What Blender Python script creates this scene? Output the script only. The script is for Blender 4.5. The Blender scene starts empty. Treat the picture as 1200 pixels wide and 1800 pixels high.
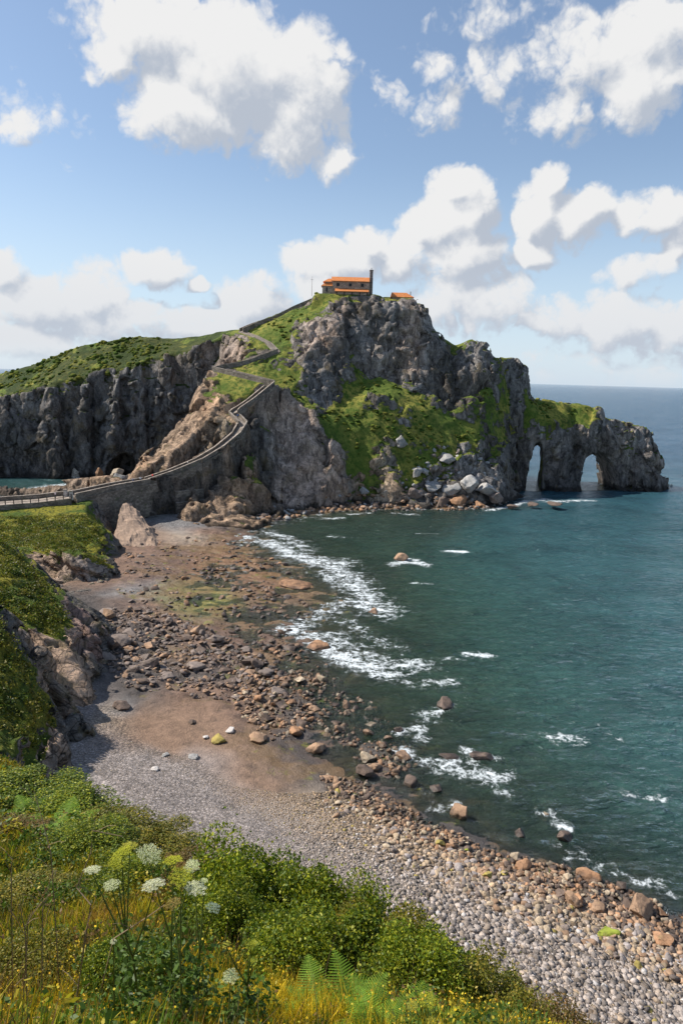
import bpy, math, random
import numpy as np
from mathutils.geometry import delaunay_2d_cdt
from mathutils import Vector

# ------------------------------------------------------------------ camera, world, sun
SC = bpy.context.scene
COL = SC.collection
H, F = 45.0, 1200.0
TH, PH = math.radians(11.1), math.radians(1.63)
fw = np.array([0, math.cos(TH), -math.sin(TH)]); up0 = np.array([0, math.sin(TH), math.cos(TH)]); rt0 = np.array([1., 0, 0])
RT = rt0 * math.cos(PH) + up0 * math.sin(PH); UP = up0 * math.cos(PH) - rt0 * math.sin(PH)
CAM = np.array([0, 0, H])

def ray(px, py):
    return fw + RT * (px - 600) / F + UP * (900 - py) / F
def atz(px, py, z=0.0):          # where the sight line meets the height z
    d = ray(px, py); return CAM + d * (z - H) / d[2]
def aty(px, py, Y):              # where the sight line meets the distance Y
    d = ray(px, py); return CAM + d * Y / d[1]
def proj(p):
    q = np.asarray(p, float) - CAM; w = q @ fw
    return 600 + F * (q @ RT) / w, 900 - F * (q @ UP) / w

cd = bpy.data.cameras.new('camera'); cam = bpy.data.objects.new('camera', cd); COL.objects.link(cam)
cd.sensor_fit = 'VERTICAL'; cd.sensor_height = 36; cd.lens = 24; cd.clip_start = 0.1; cd.clip_end = 120000
cam.matrix_world = [[RT[0], UP[0], -fw[0], 0], [RT[1], UP[1], -fw[1], 0], [RT[2], UP[2], -fw[2], H], [0, 0, 0, 1]]
from mathutils import Matrix
cam.matrix_world = Matrix([[RT[0], UP[0], -fw[0], 0], [RT[1], UP[1], -fw[1], 0], [RT[2], UP[2], -fw[2], H], [0, 0, 0, 1]])
SC.camera = cam
SC.view_settings.view_transform = 'Standard'; SC.view_settings.look = 'None'
SC.view_settings.gamma = 1; SC.view_settings.use_curve_mapping = False
SC.view_settings.exposure = 0.5
SC.cycles.max_bounces = 6; SC.cycles.transparent_max_bounces = 12

SUN = np.array([-0.68, 0.14, 0.70]); SUN /= np.linalg.norm(SUN)
sd = bpy.data.lights.new('sun', 'SUN'); sd.energy = 4.6; sd.angle = math.radians(0.5); sd.color = (1, .95, .87)
so = bpy.data.objects.new('sun', sd); COL.objects.link(so)
so.rotation_euler = Vector(SUN).to_track_quat('Z', 'Y').to_euler()

# ---- node helpers
class NT:
    def __init__(s, tree): s.t = tree; s.t.nodes.clear()
    def n(s, typ, **kw):
        nd = s.t.nodes.new(typ)
        for k, v in kw.items():
            if k.startswith('i_'):
                key = k[2:]; key = int(key) if key.isdigit() else key.replace('_', ' ')
                s.set(nd, key, v)
            else: setattr(nd, k, v)
        return nd
    def set(s, nd, key, v):
        if isinstance(v, bpy.types.NodeSocket): s.t.links.new(v, nd.inputs[key])
        elif v is not None: nd.inputs[key].default_value = v
    def m(s, op, a, b=None, c=None, clamp=False):
        nd = s.t.nodes.new('ShaderNodeMath'); nd.operation = op; nd.use_clamp = clamp
        for i, v in enumerate((a, b, c)): s.set(nd, i, v)
        return nd.outputs[0]
    def vm(s, op, a, b=None, sc=None):
        nd = s.t.nodes.new('ShaderNodeVectorMath'); nd.operation = op
        s.set(nd, 0, a); s.set(nd, 1, b)
        if sc is not None: s.set(nd, 'Scale', sc)
        return nd.outputs['Value'] if op in ('DOT_PRODUCT', 'LENGTH', 'DISTANCE') else nd.outputs[0]
    def mix(s, f, a, b, blend='MIX'):
        nd = s.t.nodes.new('ShaderNodeMix'); nd.data_type = 'RGBA'; nd.blend_type = blend; nd.clamp_factor = True
        s.set(nd, 0, f)
        for k, v in ((6, a), (7, b)):
            if isinstance(v, (tuple, list)) and len(v) == 3: v = (*v, 1)
            s.set(nd, k, v)
        return nd.outputs[2]
    def mr(s, v, a, b, c=0., d=1., smooth=True):
        nd = s.t.nodes.new('ShaderNodeMapRange'); nd.interpolation_type = 'SMOOTHSTEP' if smooth else 'LINEAR'
        s.set(nd, 0, v); nd.inputs[1].default_value = a; nd.inputs[2].default_value = b
        nd.inputs[3].default_value = c; nd.inputs[4].default_value = d
        return nd.outputs[0]
    def noise(s, vec, scale, detail=5, rough=.55, dist=0., lac=2.):
        nd = s.t.nodes.new('ShaderNodeTexNoise'); s.set(nd, 'Vector', vec)
        nd.inputs['Scale'].default_value = scale; nd.inputs['Detail'].default_value = detail
        nd.inputs['Roughness'].default_value = rough; nd.inputs['Distortion'].default_value = dist
        nd.inputs['Lacunarity'].default_value = lac
        return nd.outputs[0]
    def vor(s, vec, scale, feature='F1', rnd=1.):
        nd = s.t.nodes.new('ShaderNodeTexVoronoi'); nd.feature = feature; s.set(nd, 'Vector', vec)
        nd.inputs['Scale'].default_value = scale; nd.inputs['Randomness'].default_value = rnd
        return nd
    def scale(s, vec, sx, sy, sz):
        return s.vm('MULTIPLY', vec, (sx, sy, sz))
    def bump(s, h, strength, dist, normal=None):
        nd = s.t.nodes.new('ShaderNodeBump'); s.set(nd, 'Height', h); nd.inputs['Strength'].default_value = strength
        nd.inputs['Distance'].default_value = dist
        if normal is not None: s.set(nd, 'Normal', normal)
        return nd.outputs[0]
    def attr(s, name):
        nd = s.t.nodes.new('ShaderNodeAttribute'); nd.attribute_name = name
        return nd

# ---- the sky: Nishita plus procedural cumulus, laid out by compass direction and elevation
W = bpy.data.worlds.new('World'); SC.world = W; W.use_nodes = True
wt = NT(W.node_tree)
geo = wt.n('ShaderNodeTexCoord').outputs['Generated']
dirv = wt.vm('NORMALIZE', geo)
sky = wt.n('ShaderNodeTexSky', sky_type='NISHITA', sun_disc=False)
sky.sun_elevation = math.asin(SUN[2]); sky.sun_rotation = math.atan2(SUN[0], SUN[1])
sky.air_density = 1.0; sky.dust_density = 0.6; sky.ozone_density = 1.6; sky.altitude = 50
sep = wt.n('ShaderNodeSeparateXYZ'); wt.set(sep, 0, dirv)
az = wt.m('ARCTAN2', sep.outputs[0], sep.outputs[1])
el = wt.m('ARCSINE', sep.outputs[2])
cmb = wt.n('ShaderNodeCombineXYZ'); wt.set(cmb, 0, az); wt.set(cmb, 1, el); 
uv = cmb.outputs[0]

def azel(px, py):
    d = ray(px, py); d = d / np.linalg.norm(d)
    return math.atan2(d[0], d[1]), math.asin(d[2])
CL = [  # px, py, rx, ry, weight
 (270,40,125,95,1.0),(420,110,165,110,1.1),(520,170,85,130,1.),(330,190,115,80,1.),(585,285,45,40,.75),(200,90,60,60,.85),
 (60,205,75,55,.62),(155,225,35,50,.55),(120,298,50,16,.45),
 (1010,100,170,75,.8),(1150,60,110,80,.85),(1140,150,110,80,.85),(970,190,100,60,.7),(880,120,90,60,.62),(870,20,110,40,.6),
 (770,120,70,50,.6),(730,185,80,60,.58),(690,150,50,50,.5),
 (800,325,48,40,1.05),(825,370,50,60,1.05),(765,395,70,50,1.),(800,450,85,60,1.),(650,430,48,36,1.),(600,465,95,42,1.),(540,470,45,40,.9),(705,455,65,50,1.),
 (965,312,34,40,1.),(948,370,52,65,1.05),(1010,385,62,55,1.0),(945,440,45,30,.9),(1155,380,65,48,.95),(1120,480,75,30,.75),(1190,420,40,40,.8),
 (1085,560,85,50,.95),(1180,575,60,50,.85),(960,560,95,45,.72),(860,540,100,60,.8),(1000,630,160,30,.5),(780,520,90,60,.85),
 (60,520,85,50,.92),(5,470,50,40,.85),(150,520,90,48,.9),(278,478,62,34,1.),(350,497,20,13,.95),(230,565,130,45,.88),(350,570,90,40,.85),
 (60,590,110,40,.85),(450,530,60,45,.9),(465,498,34,26,.85),(560,505,60,35,.9),(20,440,25,12,.6)]
def cloud_field(uvs):
    acc = None
    sp = wt.n('ShaderNodeSeparateXYZ'); wt.set(sp, 0, uvs)
    for (px, py, rx, ry, w) in CL:
        a0, e0 = azel(px, py); a1, _ = azel(px + rx, py); _, e1 = azel(px, py - ry)
        cx = wt.m('MULTIPLY', wt.m('SUBTRACT', sp.outputs[0], a0), 1 / (a1 - a0))
        cy = wt.m('MULTIPLY', wt.m('SUBTRACT', sp.outputs[1], e0), 1 / (e1 - e0))
        r2 = wt.m('ADD', wt.m('MULTIPLY', cx, cx), wt.m('MULTIPLY', cy, cy))
        v = wt.m('MULTIPLY_ADD', r2, -w * .42, w)
        acc = v if acc is None else wt.m('MAXIMUM', acc, v) if False else wt.m('SMOOTH_MAX', acc, v, .12)
    return acc
def density(off):
    p = wt.vm('ADD', uv, off)
    w1 = wt.n('ShaderNodeTexNoise', i_Scale=7., i_Detail=3.); wt.set(w1, 'Vector', p)
    w2 = wt.n('ShaderNodeTexNoise', i_Scale=30., i_Detail=3.); wt.set(w2, 'Vector', p)
    pw = wt.vm('ADD', p, wt.vm('SCALE', wt.vm('SUBTRACT', w1.outputs['Color'], (.5, .5, .5)), sc=.055))
    pw = wt.vm('ADD', pw, wt.vm('SCALE', wt.vm('SUBTRACT', w2.outputs['Color'], (.5, .5, .5)), sc=.014))
    base = wt.m('MAXIMUM', cloud_field(pw), 0.0)
    sp = wt.n('ShaderNodeSeparateXYZ'); wt.set(sp, 0, p)
    bank = wt.m('MULTIPLY', wt.mr(sp.outputs[1], .0, .20, .62, 0), wt.mr(wt.noise(wt.scale(p, 1, 1.6, 1), 3.2, 3, .5), .35, .55))
    base = wt.m('MAXIMUM', base, bank)
    n1 = wt.noise(p, 10.0, 10, .64, .1)
    pb = wt.vm('ADD', pw, wt.vm('SCALE', w2.outputs['Color'], sc=.02))
    d = wt.m('ADD', base, wt.m('MULTIPLY', wt.m('SUBTRACT', n1, .5), 1.35))
    for sc_, am in ((15., 1.1), (34., .62), (75., .36)):
        d = wt.m('ADD', d, wt.m('MULTIPLY', wt.m('SUBTRACT', wt.m('ABSOLUTE', wt.m('SUBTRACT', wt.noise(pb, sc_, 1, .5), .5)), .09), am))
    return wt.m('SUBTRACT', d, .44), base
d0, b0 = density((0, 0, 0))
d1, b1 = density((-.018, .022, 0))
cov = wt.mr(d0, -.10, .26)
lit = wt.m('ADD', wt.m('MULTIPLY', wt.m('SUBTRACT', d0, d1), .55), wt.m('MULTIPLY', wt.m('SUBTRACT', b0, b1), 1.1))
shade = wt.mr(wt.m('SUBTRACT', lit, wt.m('MULTIPLY', wt.m('MAXIMUM', wt.m('SUBTRACT', d0, .5), 0.), .30)), -.30, .14)
nearh = wt.mr(el, .0, .22, 1., 0.)
ccol2 = wt.mix(wt.m('MULTIPLY', nearh, .45), wt.mix(shade, (.56, .62, .72), (1., 1., 1.)), (.70, .77, .87))
skyc = wt.vm('SCALE', sky.outputs[0], sc=.100)
skyc = wt.mix(wt.mr(el, -.02, .30, .75, .08), skyc, (.46, .56, .68))
cf = wt.m('MULTIPLY', cov, wt.mr(el, -.01, .04))
final = wt.mix(cf, skyc, wt.vm('SCALE', ccol2, sc=.61))
bg = wt.n('ShaderNodeBackground'); wt.set(bg, 0, final); bg.inputs[1].default_value = 1.0
wo = wt.n('ShaderNodeOutputWorld'); wt.set(wo, 0, bg.outputs[0])
W.cycles.sampling_method = 'MANUAL'; W.cycles.sample_map_resolution = 512

# ------------------------------------------------------------------ numpy tools
rs = np.random.RandomState(7)
PERM = rs.permutation(256).astype(np.int32); PERM = np.concatenate([PERM, PERM])
GR = rs.normal(size=(256, 3)).astype(np.float32); GR /= np.linalg.norm(GR, axis=1)[:, None]
def perlin(x, y, z):
    out = np.empty(x.shape, np.float32); n = x.size
    for s in range(0, n, 400000):
        e = min(n, s + 400000); out[s:e] = _perlin(x[s:e], y[s:e], z[s:e])
    return out
def _perlin(x, y, z):
    xi = np.floor(x).astype(np.int32); yi = np.floor(y).astype(np.int32); zi = np.floor(z).astype(np.int32)
    xf = (x - xi).astype(np.float32); yf = (y - yi).astype(np.float32); zf = (z - zi).astype(np.float32)
    u = xf**3 * (xf * (xf * 6 - 15) + 10); v = yf**3 * (yf * (yf * 6 - 15) + 10); w = zf**3 * (zf * (zf * 6 - 15) + 10)
    def g(i, j, k):
        h = PERM[(PERM[(PERM[(xi + i) & 255] + yi + j) & 255] + zi + k) & 255]
        gg = GR[h]
        return gg[:, 0] * (xf - i) + gg[:, 1] * (yf - j) + gg[:, 2] * (zf - k)
    def L(a, b, t): return a + (b - a) * t
    return L(L(L(g(0,0,0), g(1,0,0), u), L(g(0,1,0), g(1,1,0), u), v), L(L(g(0,0,1), g(1,0,1), u), L(g(0,1,1), g(1,1,1), u), v), w) * 1.5
def fbm(x, y, z, o=4, ridge=False, gain=.5):
    s = 0; a = 1; t = 0; f = 1
    for i in range(o):
        n = perlin(x * f + i * 17.3, y * f - i * 9.1, z * f + i * 5.7)
        if ridge: n = 1 - 2 * np.abs(n)
        s = s + n * a; t += a; a *= gain; f *= 2.03
    return s / t
def fbm2(x, y, o=4, **k):
    sh = x.shape; x = x.ravel(); y = y.ravel()
    return fbm(x, y, np.zeros_like(x) + .37, o, **k).reshape(sh)
RJ = rs.random_sample((256, 4)).astype(np.float32)
def worley(x, y, z):
    n = x.size; F1 = np.empty(n, np.float32); F2 = np.empty(n, np.float32); ID = np.empty(n, np.float32); TL = np.empty(n, np.float32)
    for s in range(0, n, 300000):
        e = min(n, s + 300000); X, Y, Z = x[s:e], y[s:e], z[s:e]
        xi = np.floor(X).astype(np.int32); yi = np.floor(Y).astype(np.int32); zi = np.floor(Z).astype(np.int32)
        f1 = np.full(e - s, 9., np.float32); f2 = f1.copy(); idd = np.zeros(e - s, np.float32); tl = np.zeros(e - s, np.float32)
        for i in (-1, 0, 1):
            for j in (-1, 0, 1):
                for k in (-1, 0, 1):
                    h = PERM[(PERM[(PERM[(xi + i) & 255] + yi + j) & 255] + zi + k) & 255]
                    q = RJ[h]
                    ax_ = X - xi - i - q[:, 0]; ay_ = Y - yi - j - q[:, 1]; az_ = Z - zi - k - q[:, 2]; d = ax_**2 + ay_**2 + az_**2
                    m = d < f1
                    f2 = np.where(m, f1, np.minimum(f2, d)); idd = np.where(m, q[:, 3], idd); gn = GR[(h + 77) & 255]; tl = np.where(m, ax_ * gn[:, 0] + ay_ * gn[:, 1] + az_ * gn[:, 2], tl); f1 = np.where(m, d, f1)
        F1[s:e] = np.sqrt(f1); F2[s:e] = np.sqrt(f2); ID[s:e] = idd; TL[s:e] = tl
    return F1, F2, ID, TL
def local_max(h, r):
    o = h.copy()
    for _ in range(r):
        p = np.pad(o, 1, mode='edge'); o = np.max([p[1:-1, 1:-1], p[:-2, 1:-1], p[2:, 1:-1], p[1:-1, :-2], p[1:-1, 2:]], 0)
    return o
def smooth(a, b, x):
    t = np.clip((x - a) / (b - a), 0, 1); return t * t * (3 - 2 * t)
def blur(a, n=1):
    for _ in range(n):
        for ax in (0, 1):
            p = np.pad(a, [(1, 1) if i == ax else (0, 0) for i in range(a.ndim)], mode='edge')
            sl = lambda o: tuple(slice(o, o + a.shape[ax]) if i == ax else slice(None) for i in range(a.ndim))
            a = (p[sl(0)] + 2 * p[sl(1)] + p[sl(2)]) / 4
    return a
def tin(P, xs, ys, default):
    """P: rows x, y, values...; returns the values interpolated over the triangulated points on the grid xs, ys."""
    P = np.asarray(P, np.float64)
    r = delaunay_2d_cdt([Vector((p[0], p[1])) for p in P], [], [], 0, 1e-4)
    vc, fc, ov = r[0], r[2], r[3]
    k = P.shape[1] - 2
    V = np.array([P[o[0], 2:] for o in ov])
    XY = np.array([[v.x, v.y] for v in vc])
    out = np.tile(np.asarray(default, np.float32), (len(xs), len(ys), 1))
    for t in fc:
        a, b, c = XY[list(t[:3])]
        i0, i1 = np.searchsorted(xs, [min(a[0], b[0], c[0]), max(a[0], b[0], c[0])])
        j0, j1 = np.searchsorted(ys, [min(a[1], b[1], c[1]), max(a[1], b[1], c[1])])
        if i1 <= i0 or j1 <= j0: continue
        X, Y = np.meshgrid(xs[i0:i1], ys[j0:j1], indexing='ij')
        den = (b[1] - c[1]) * (a[0] - c[0]) + (c[0] - b[0]) * (a[1] - c[1])
        if abs(den) < 1e-9: continue
        l0 = ((b[1] - c[1]) * (X - c[0]) + (c[0] - b[0]) * (Y - c[1])) / den
        l1 = ((c[1] - a[1]) * (X - c[0]) + (a[0] - c[0]) * (Y - c[1])) / den
        l2 = 1 - l0 - l1
        m = (l0 >= -1e-6) & (l1 >= -1e-6) & (l2 >= -1e-6)
        val = l0[..., None] * V[t[0]] + l1[..., None] * V[t[1]] + l2[..., None] * V[t[2]]
        sub = out[i0:i1, j0:j1]; sub[m] = val[m]
    return out
def bil(A, xs, ys, x, y):
    fx = np.clip((x - xs[0]) / (xs[1] - xs[0]), 0, len(xs) - 1.001); fy = np.clip((y - ys[0]) / (ys[1] - ys[0]), 0, len(ys) - 1.001)
    i = fx.astype(int); j = fy.astype(int); u = fx - i; v = fy - j
    if A.ndim == 3: u = u[..., None]; v = v[..., None]
    return A[i, j] * (1 - u) * (1 - v) + A[i + 1, j] * u * (1 - v) + A[i, j + 1] * (1 - u) * v + A[i + 1, j + 1] * u * v
def surface_nets(f, org, step):
    s = f < 0
    nx, ny, nz = (d - 1 for d in f.shape)
    c = np.zeros((nx, ny, nz), np.int8)
    for i in (0, 1):
        for j in (0, 1):
            for k in (0, 1): c += s[i:i+nx, j:j+ny, k:k+nz]
    act = np.argwhere((c > 0) & (c < 8)); del c
    idx = np.full((nx, ny, nz), -1, np.int32); idx[act[:, 0], act[:, 1], act[:, 2]] = np.arange(len(act))
    acc = np.zeros((len(act), 3), np.float64); cnt = np.zeros(len(act))
    corners = [(i, j, k) for i in (0, 1) for j in (0, 1) for k in (0, 1)]
    vals = {q: f[act[:, 0] + q[0], act[:, 1] + q[1], act[:, 2] + q[2]] for q in corners}
    for a in corners:
        for ax in range(3):
            if a[ax]: continue
            b = list(a); b[ax] = 1; b = tuple(b)
            va, vb = vals[a], vals[b]; m = (va < 0) != (vb < 0)
            t = np.where(m, va / np.where(m, va - vb, 1), 0)
            pt = np.zeros((len(act), 3)); pt += a; pt[:, ax] += t
            acc[m] += pt[m]; cnt[m] += 1
    V = act + acc / cnt[:, None]
    V = V * step + org
    Q = []
    for ax in range(3):
        sl0 = [slice(None)] * 3; sl1 = [slice(None)] * 3; sl0[ax] = slice(0, -1); sl1[ax] = slice(1, None)
        A, B = s[tuple(sl0)], s[tuple(sl1)]
        e = np.argwhere(A != B); sg = A[e[:, 0], e[:, 1], e[:, 2]]
        o1, o2 = [q for q in range(3) if q != ax]
        ok = (e[:, o1] > 0) & (e[:, o2] > 0) & (e[:, o1] < f.shape[o1] - 1) & (e[:, o2] < f.shape[o2] - 1)
        e = e[ok]; sg = sg[ok]
        def g(a, b):
            q = e.copy(); q[:, o1] -= a; q[:, o2] -= b
            return idx[q[:, 0], q[:, 1], q[:, 2]]
        q = np.stack([g(1, 1), g(0, 1), g(0, 0), g(1, 0)], 1)
        flip = sg if ax != 1 else ~sg
        q[~flip] = q[~flip][:, ::-1]
        Q.append(q)
    return V, np.concatenate(Q)
def main_piece(V, Q, keep=400):
    lab = np.arange(len(V))
    while True:
        m = lab[Q].min(1); new = lab.copy()
        for k in range(Q.shape[1]): np.minimum.at(new, Q[:, k], m)
        new = new[new]
        if (new == lab).all(): break
        lab = new
    cnt = np.bincount(lab, minlength=len(V)); ok = cnt[lab] > keep
    idx = np.cumsum(ok) - 1
    return V[ok], idx[Q[ok[Q[:, 0]]]]
def mesh_np(name, V, Fc, mat=None, smooth_=True, attrs=None, parent=None, link=True):
    """V (n,3); Fc (m,k) or list of such arrays; attrs {name: array (n,) or (n,3)}"""
    me = bpy.data.meshes.new(name)
    if not isinstance(Fc, list): Fc = [Fc]
    Fc = [np.asarray(a, np.int32) for a in Fc if len(a)]
    V = np.ascontiguousarray(V, np.float32)
    me.vertices.add(len(V)); me.vertices.foreach_set('co', V.ravel())
    tot = np.concatenate([np.full(len(a), a.shape[1], np.int32) for a in Fc]); li = np.concatenate([a.ravel() for a in Fc])
    me.loops.add(len(li)); me.loops.foreach_set('vertex_index', li)
    me.polygons.add(len(tot)); st = np.concatenate([[0], np.cumsum(tot)[:-1]]).astype(np.int32)
    me.polygons.foreach_set('loop_start', st)
    me.polygons.foreach_set('loop_total', tot)
    me.update(calc_edges=True)
    me.validate()
    if smooth_: me.polygons.foreach_set('use_smooth', np.ones(len(me.polygons), bool))
    for k, a in (attrs or {}).items():
        a = np.asarray(a, np.float32)
        if a.ndim == 1:
            at = me.attributes.new(k, 'FLOAT', 'POINT'); at.data.foreach_set('value', a)
        else:
            at = me.attributes.new(k, 'FLOAT_COLOR', 'POINT')
            at.data.foreach_set('color', np.concatenate([a, np.ones((len(a), 1), np.float32)], 1).ravel())
    if mat: me.materials.append(mat)
    if not link: return me
    o = bpy.data.objects.new(name, me); COL.objects.link(o)
    if parent: o.parent = parent
    return o
def tag(o, label=None, cat=None, group=None, kind=None):
    if label: o['label'] = label
    if cat: o['category'] = cat
    if group: o['group'] = group
    if kind: o['kind'] = kind
    elif cat: o['kind'] = 'thing'
    return o
def empty(name, loc=(0, 0, 0), rz=0.):
    o = bpy.data.objects.new(name, None); COL.objects.link(o); o.location = loc; o.rotation_euler = (0, 0, rz); return o
def copy_tree(o, parent=None):
    c = o.copy(); COL.objects.link(c)
    if parent: c.parent = parent
    for ch in list(o.children): copy_tree(ch, c)
    return c

# ------------------------------------------------------------------ materials
def new_mat(name):
    m = bpy.data.materials.new(name); m.use_nodes = True; return m, NT(m.node_tree)
def out(t, bsdf): o = t.n('ShaderNodeOutputMaterial'); t.set(o, 0, bsdf)
def principled(t, col, rough=.9, normal=None, spec=.3):
    b = t.n('ShaderNodeBsdfPrincipled'); t.set(b, 'Base Color', col if isinstance(col, bpy.types.NodeSocket) else (*col, 1))
    t.set(b, 'Roughness', rough); b.inputs['Specular IOR Level'].default_value = spec
    if normal is not None: t.set(b, 'Normal', normal)
    return b.outputs[0]

def terrain_mat():
    m, t = new_mat('island_terrain')
    pos = t.n('ShaderNodeNewGeometry')
    P = pos.outputs['Position']; N = t.n('ShaderNodeSeparateXYZ'); t.set(N, 0, pos.outputs['Normal'])
    veg = t.attr('veg').outputs['Fac']; tint = t.attr('tint').outputs['Color']
    warp = t.vm('ADD', P, t.vm('SCALE', t.n('ShaderNodeTexNoise', i_Scale=.12, i_Detail=4.).outputs['Color'], sc=5.))
    tex = t.n('ShaderNodeTexNoise', i_Scale=.12, i_Detail=4.); t.set(tex, 'Vector', P)
    warp = t.vm('ADD', P, t.vm('SCALE', tex.outputs['Color'], sc=6.))
    n_big = t.noise(P, .045, 5, .6); n_mid = t.noise(t.scale(warp, 1, 1, .45), .35, 8, .65); n_fin = t.noise(P, 1.6, 6, .7)
    cr = t.vor(t.scale(warp, 1, 1, .55), .30, 'DISTANCE_TO_EDGE').outputs[0]
    cr2 = t.vor(t.scale(warp, 1, 1, .7), 1.1, 'DISTANCE_TO_EDGE').outputs[0]
    crack = t.m('MULTIPLY', t.mr(cr, 0, .05, .80, 1), t.mr(cr2, 0, .06, .80, 1))
    str_ = t.noise(t.scale(warp, 1, 1, .22), .55, 7, .7)
    crack = t.m('MULTIPLY', crack, t.mr(str_, .36, .56, .45, 1.12))
    v = t.m('ADD', t.mr(n_mid, .28, .72, .35, 1.65, False), t.mr(n_fin, .3, .7, -.38, .38, False))
    v = t.m('MULTIPLY', v, crack)
    rock = t.vm('SCALE', tint, sc=v)
    rock = t.mix(t.mr(n_big, .45, .62, 0, .5), rock, t.vm('MULTIPLY', rock, (1.12, .98, .84)))
    lichen = t.mr(t.noise(P, .5, 6, .7), .60, .70, 0, .4)
    rock = t.mix(lichen, rock, (.36, .36, .33))
    ochre = t.m('MULTIPLY', t.mr(t.noise(P, .16, 5, .6), .56, .66), .35)
    rock = t.mix(ochre, rock, (.22, .16, .07))
    # a dark tidal band on the rock just over the water
    pz = t.n('ShaderNodeSeparateXYZ'); t.set(pz, 0, P)
    band = t.mr(t.m('ADD', pz.outputs[2], t.mr(n_mid, .3, .7, -1., 1., False)), 1.2, 2.4, .75, 0)
    rock = t.mix(band, rock, (.03, .026, .022))
    # grass
    g1 = t.noise(P, .06, 4, .6); g2 = t.noise(P, .55, 8, .72); g3 = t.noise(P, 3., 4, .7)
    grass = t.mix(t.mr(g1, .40, .60), (.135, .175, .03), (.30, .27, .055))
    grass = t.mix(t.mr(g2, .44, .60), grass, (.075, .125, .018))
    grass = t.mix(t.mr(g2, .34, .22), grass, (.27, .21, .06))
    grass = t.mix(t.m('MULTIPLY', t.mr(t.m('MULTIPLY', t.noise(P, .11, 6, .7), t.attr('scrub').outputs['Fac']), .40, .52), .8), grass, (.028, .042, .013))
    grass = t.vm('SCALE', grass, sc=t.mr(g3, .25, .75, .6, 1.4, False))
    gf = t.m('ADD', veg, t.m('MULTIPLY', t.m('SUBTRACT', t.noise(P, .22, 8, .68), .5), 1.5))
    gf = t.m('ADD', gf, t.m('MULTIPLY', t.m('SUBTRACT', N.outputs[2], .58), .9))
    gf = t.mr(gf, .45, .60)
    col = t.mix(gf, rock, grass)
    rb = t.m('ADD', t.m('MULTIPLY', n_mid, 1.2), t.m('ADD', t.m('MULTIPLY', n_fin, .6), t.m('MULTIPLY', crack, .5)))
    gb = t.m('ADD', t.m('MULTIPLY', g2, .9), t.m('MULTIPLY', g3, .35))
    hh = t.n('ShaderNodeMix'); t.set(hh, 0, gf); t.set(hh, 2, rb); t.set(hh, 3, gb)
    out(t, principled(t, col, .92, t.bump(hh.outputs[0], 1.0, 1.2), .2))
    return m
M_TERR = terrain_mat()

# ------------------------------------------------------------------ the island
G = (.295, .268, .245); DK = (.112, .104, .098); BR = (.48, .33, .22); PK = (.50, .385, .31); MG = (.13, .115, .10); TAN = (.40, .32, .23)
IP = []
def ip(p, veg, c, dz=0.): IP.append([p[0], p[1], p[2] + dz, veg, *c])
def Y_(px, py, Y, veg, c): ip(aty(px, py, Y), veg, c)
def Z_(px, py, z, veg, c): ip(atz(px, py, z), veg, c)
# left wing: waterline, cliff top, ridge, far side
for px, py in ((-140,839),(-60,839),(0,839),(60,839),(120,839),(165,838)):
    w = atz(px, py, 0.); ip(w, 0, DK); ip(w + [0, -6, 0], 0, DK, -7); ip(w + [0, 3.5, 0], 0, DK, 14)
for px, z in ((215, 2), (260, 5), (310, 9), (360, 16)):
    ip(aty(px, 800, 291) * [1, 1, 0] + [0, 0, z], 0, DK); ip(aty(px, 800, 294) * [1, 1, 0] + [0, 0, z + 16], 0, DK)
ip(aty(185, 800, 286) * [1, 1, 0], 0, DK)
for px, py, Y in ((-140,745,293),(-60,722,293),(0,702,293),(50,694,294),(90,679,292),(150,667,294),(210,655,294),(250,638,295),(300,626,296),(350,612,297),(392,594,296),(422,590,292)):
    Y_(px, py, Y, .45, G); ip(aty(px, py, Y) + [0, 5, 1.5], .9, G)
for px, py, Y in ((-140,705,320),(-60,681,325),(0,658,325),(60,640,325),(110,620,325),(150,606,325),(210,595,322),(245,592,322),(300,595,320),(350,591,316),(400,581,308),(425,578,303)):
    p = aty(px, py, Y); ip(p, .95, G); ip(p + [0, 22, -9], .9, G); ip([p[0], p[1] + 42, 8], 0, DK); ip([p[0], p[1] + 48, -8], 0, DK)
# spur left edge (the lit brown face lies to its right) and the drop behind it
for px, py, Y in ((236,834,211),(262,802,221),(298,772,231),(332,738,239),(348,706,247),(360,672,255),(368,655,262)):
    p = aty(px, py, Y); ip(p, .1, BR); ip(p + [-4, 9, -9], 0, DK); 
    ip([p[0] - 8, p[1] + 18, min(p[2] * .25, 10)], 0, DK)
# the path up the spur and along it: world points
PATH = [aty(*q) for q in ((146,868,186),(200,856,196),(258,846,206),(300,832,210.5),(350,811,217),(385,790,223),(415,765,230),(427,745,235),(409,727,240),(440,706,244),(478,675,250),(430,663,256),(378,650,263),(430,640,266),(486,619,272),(470,602,278),(450,592,282),(424,583,292),(450,572,296),(480,562,298),(512,546,300),(548,531,301))]
PATH = np.array(PATH)
def offs(P, d):
    T = np.gradient(P[:, :2], axis=0); T /= np.linalg.norm(T, axis=1)[:, None]
    N = np.stack([T[:, 1], -T[:, 0]], 1)      # to the right of travel
    Q = P.copy(); Q[:, :2] += N * d; return Q
for i in range(3, 17):
    c = BR if i < 10 else G
    for d in (-1.6, 1.6):
        q = offs(PATH, d)[i]; ip(q, .1 if i < 9 else .6, c, -.25)
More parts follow.
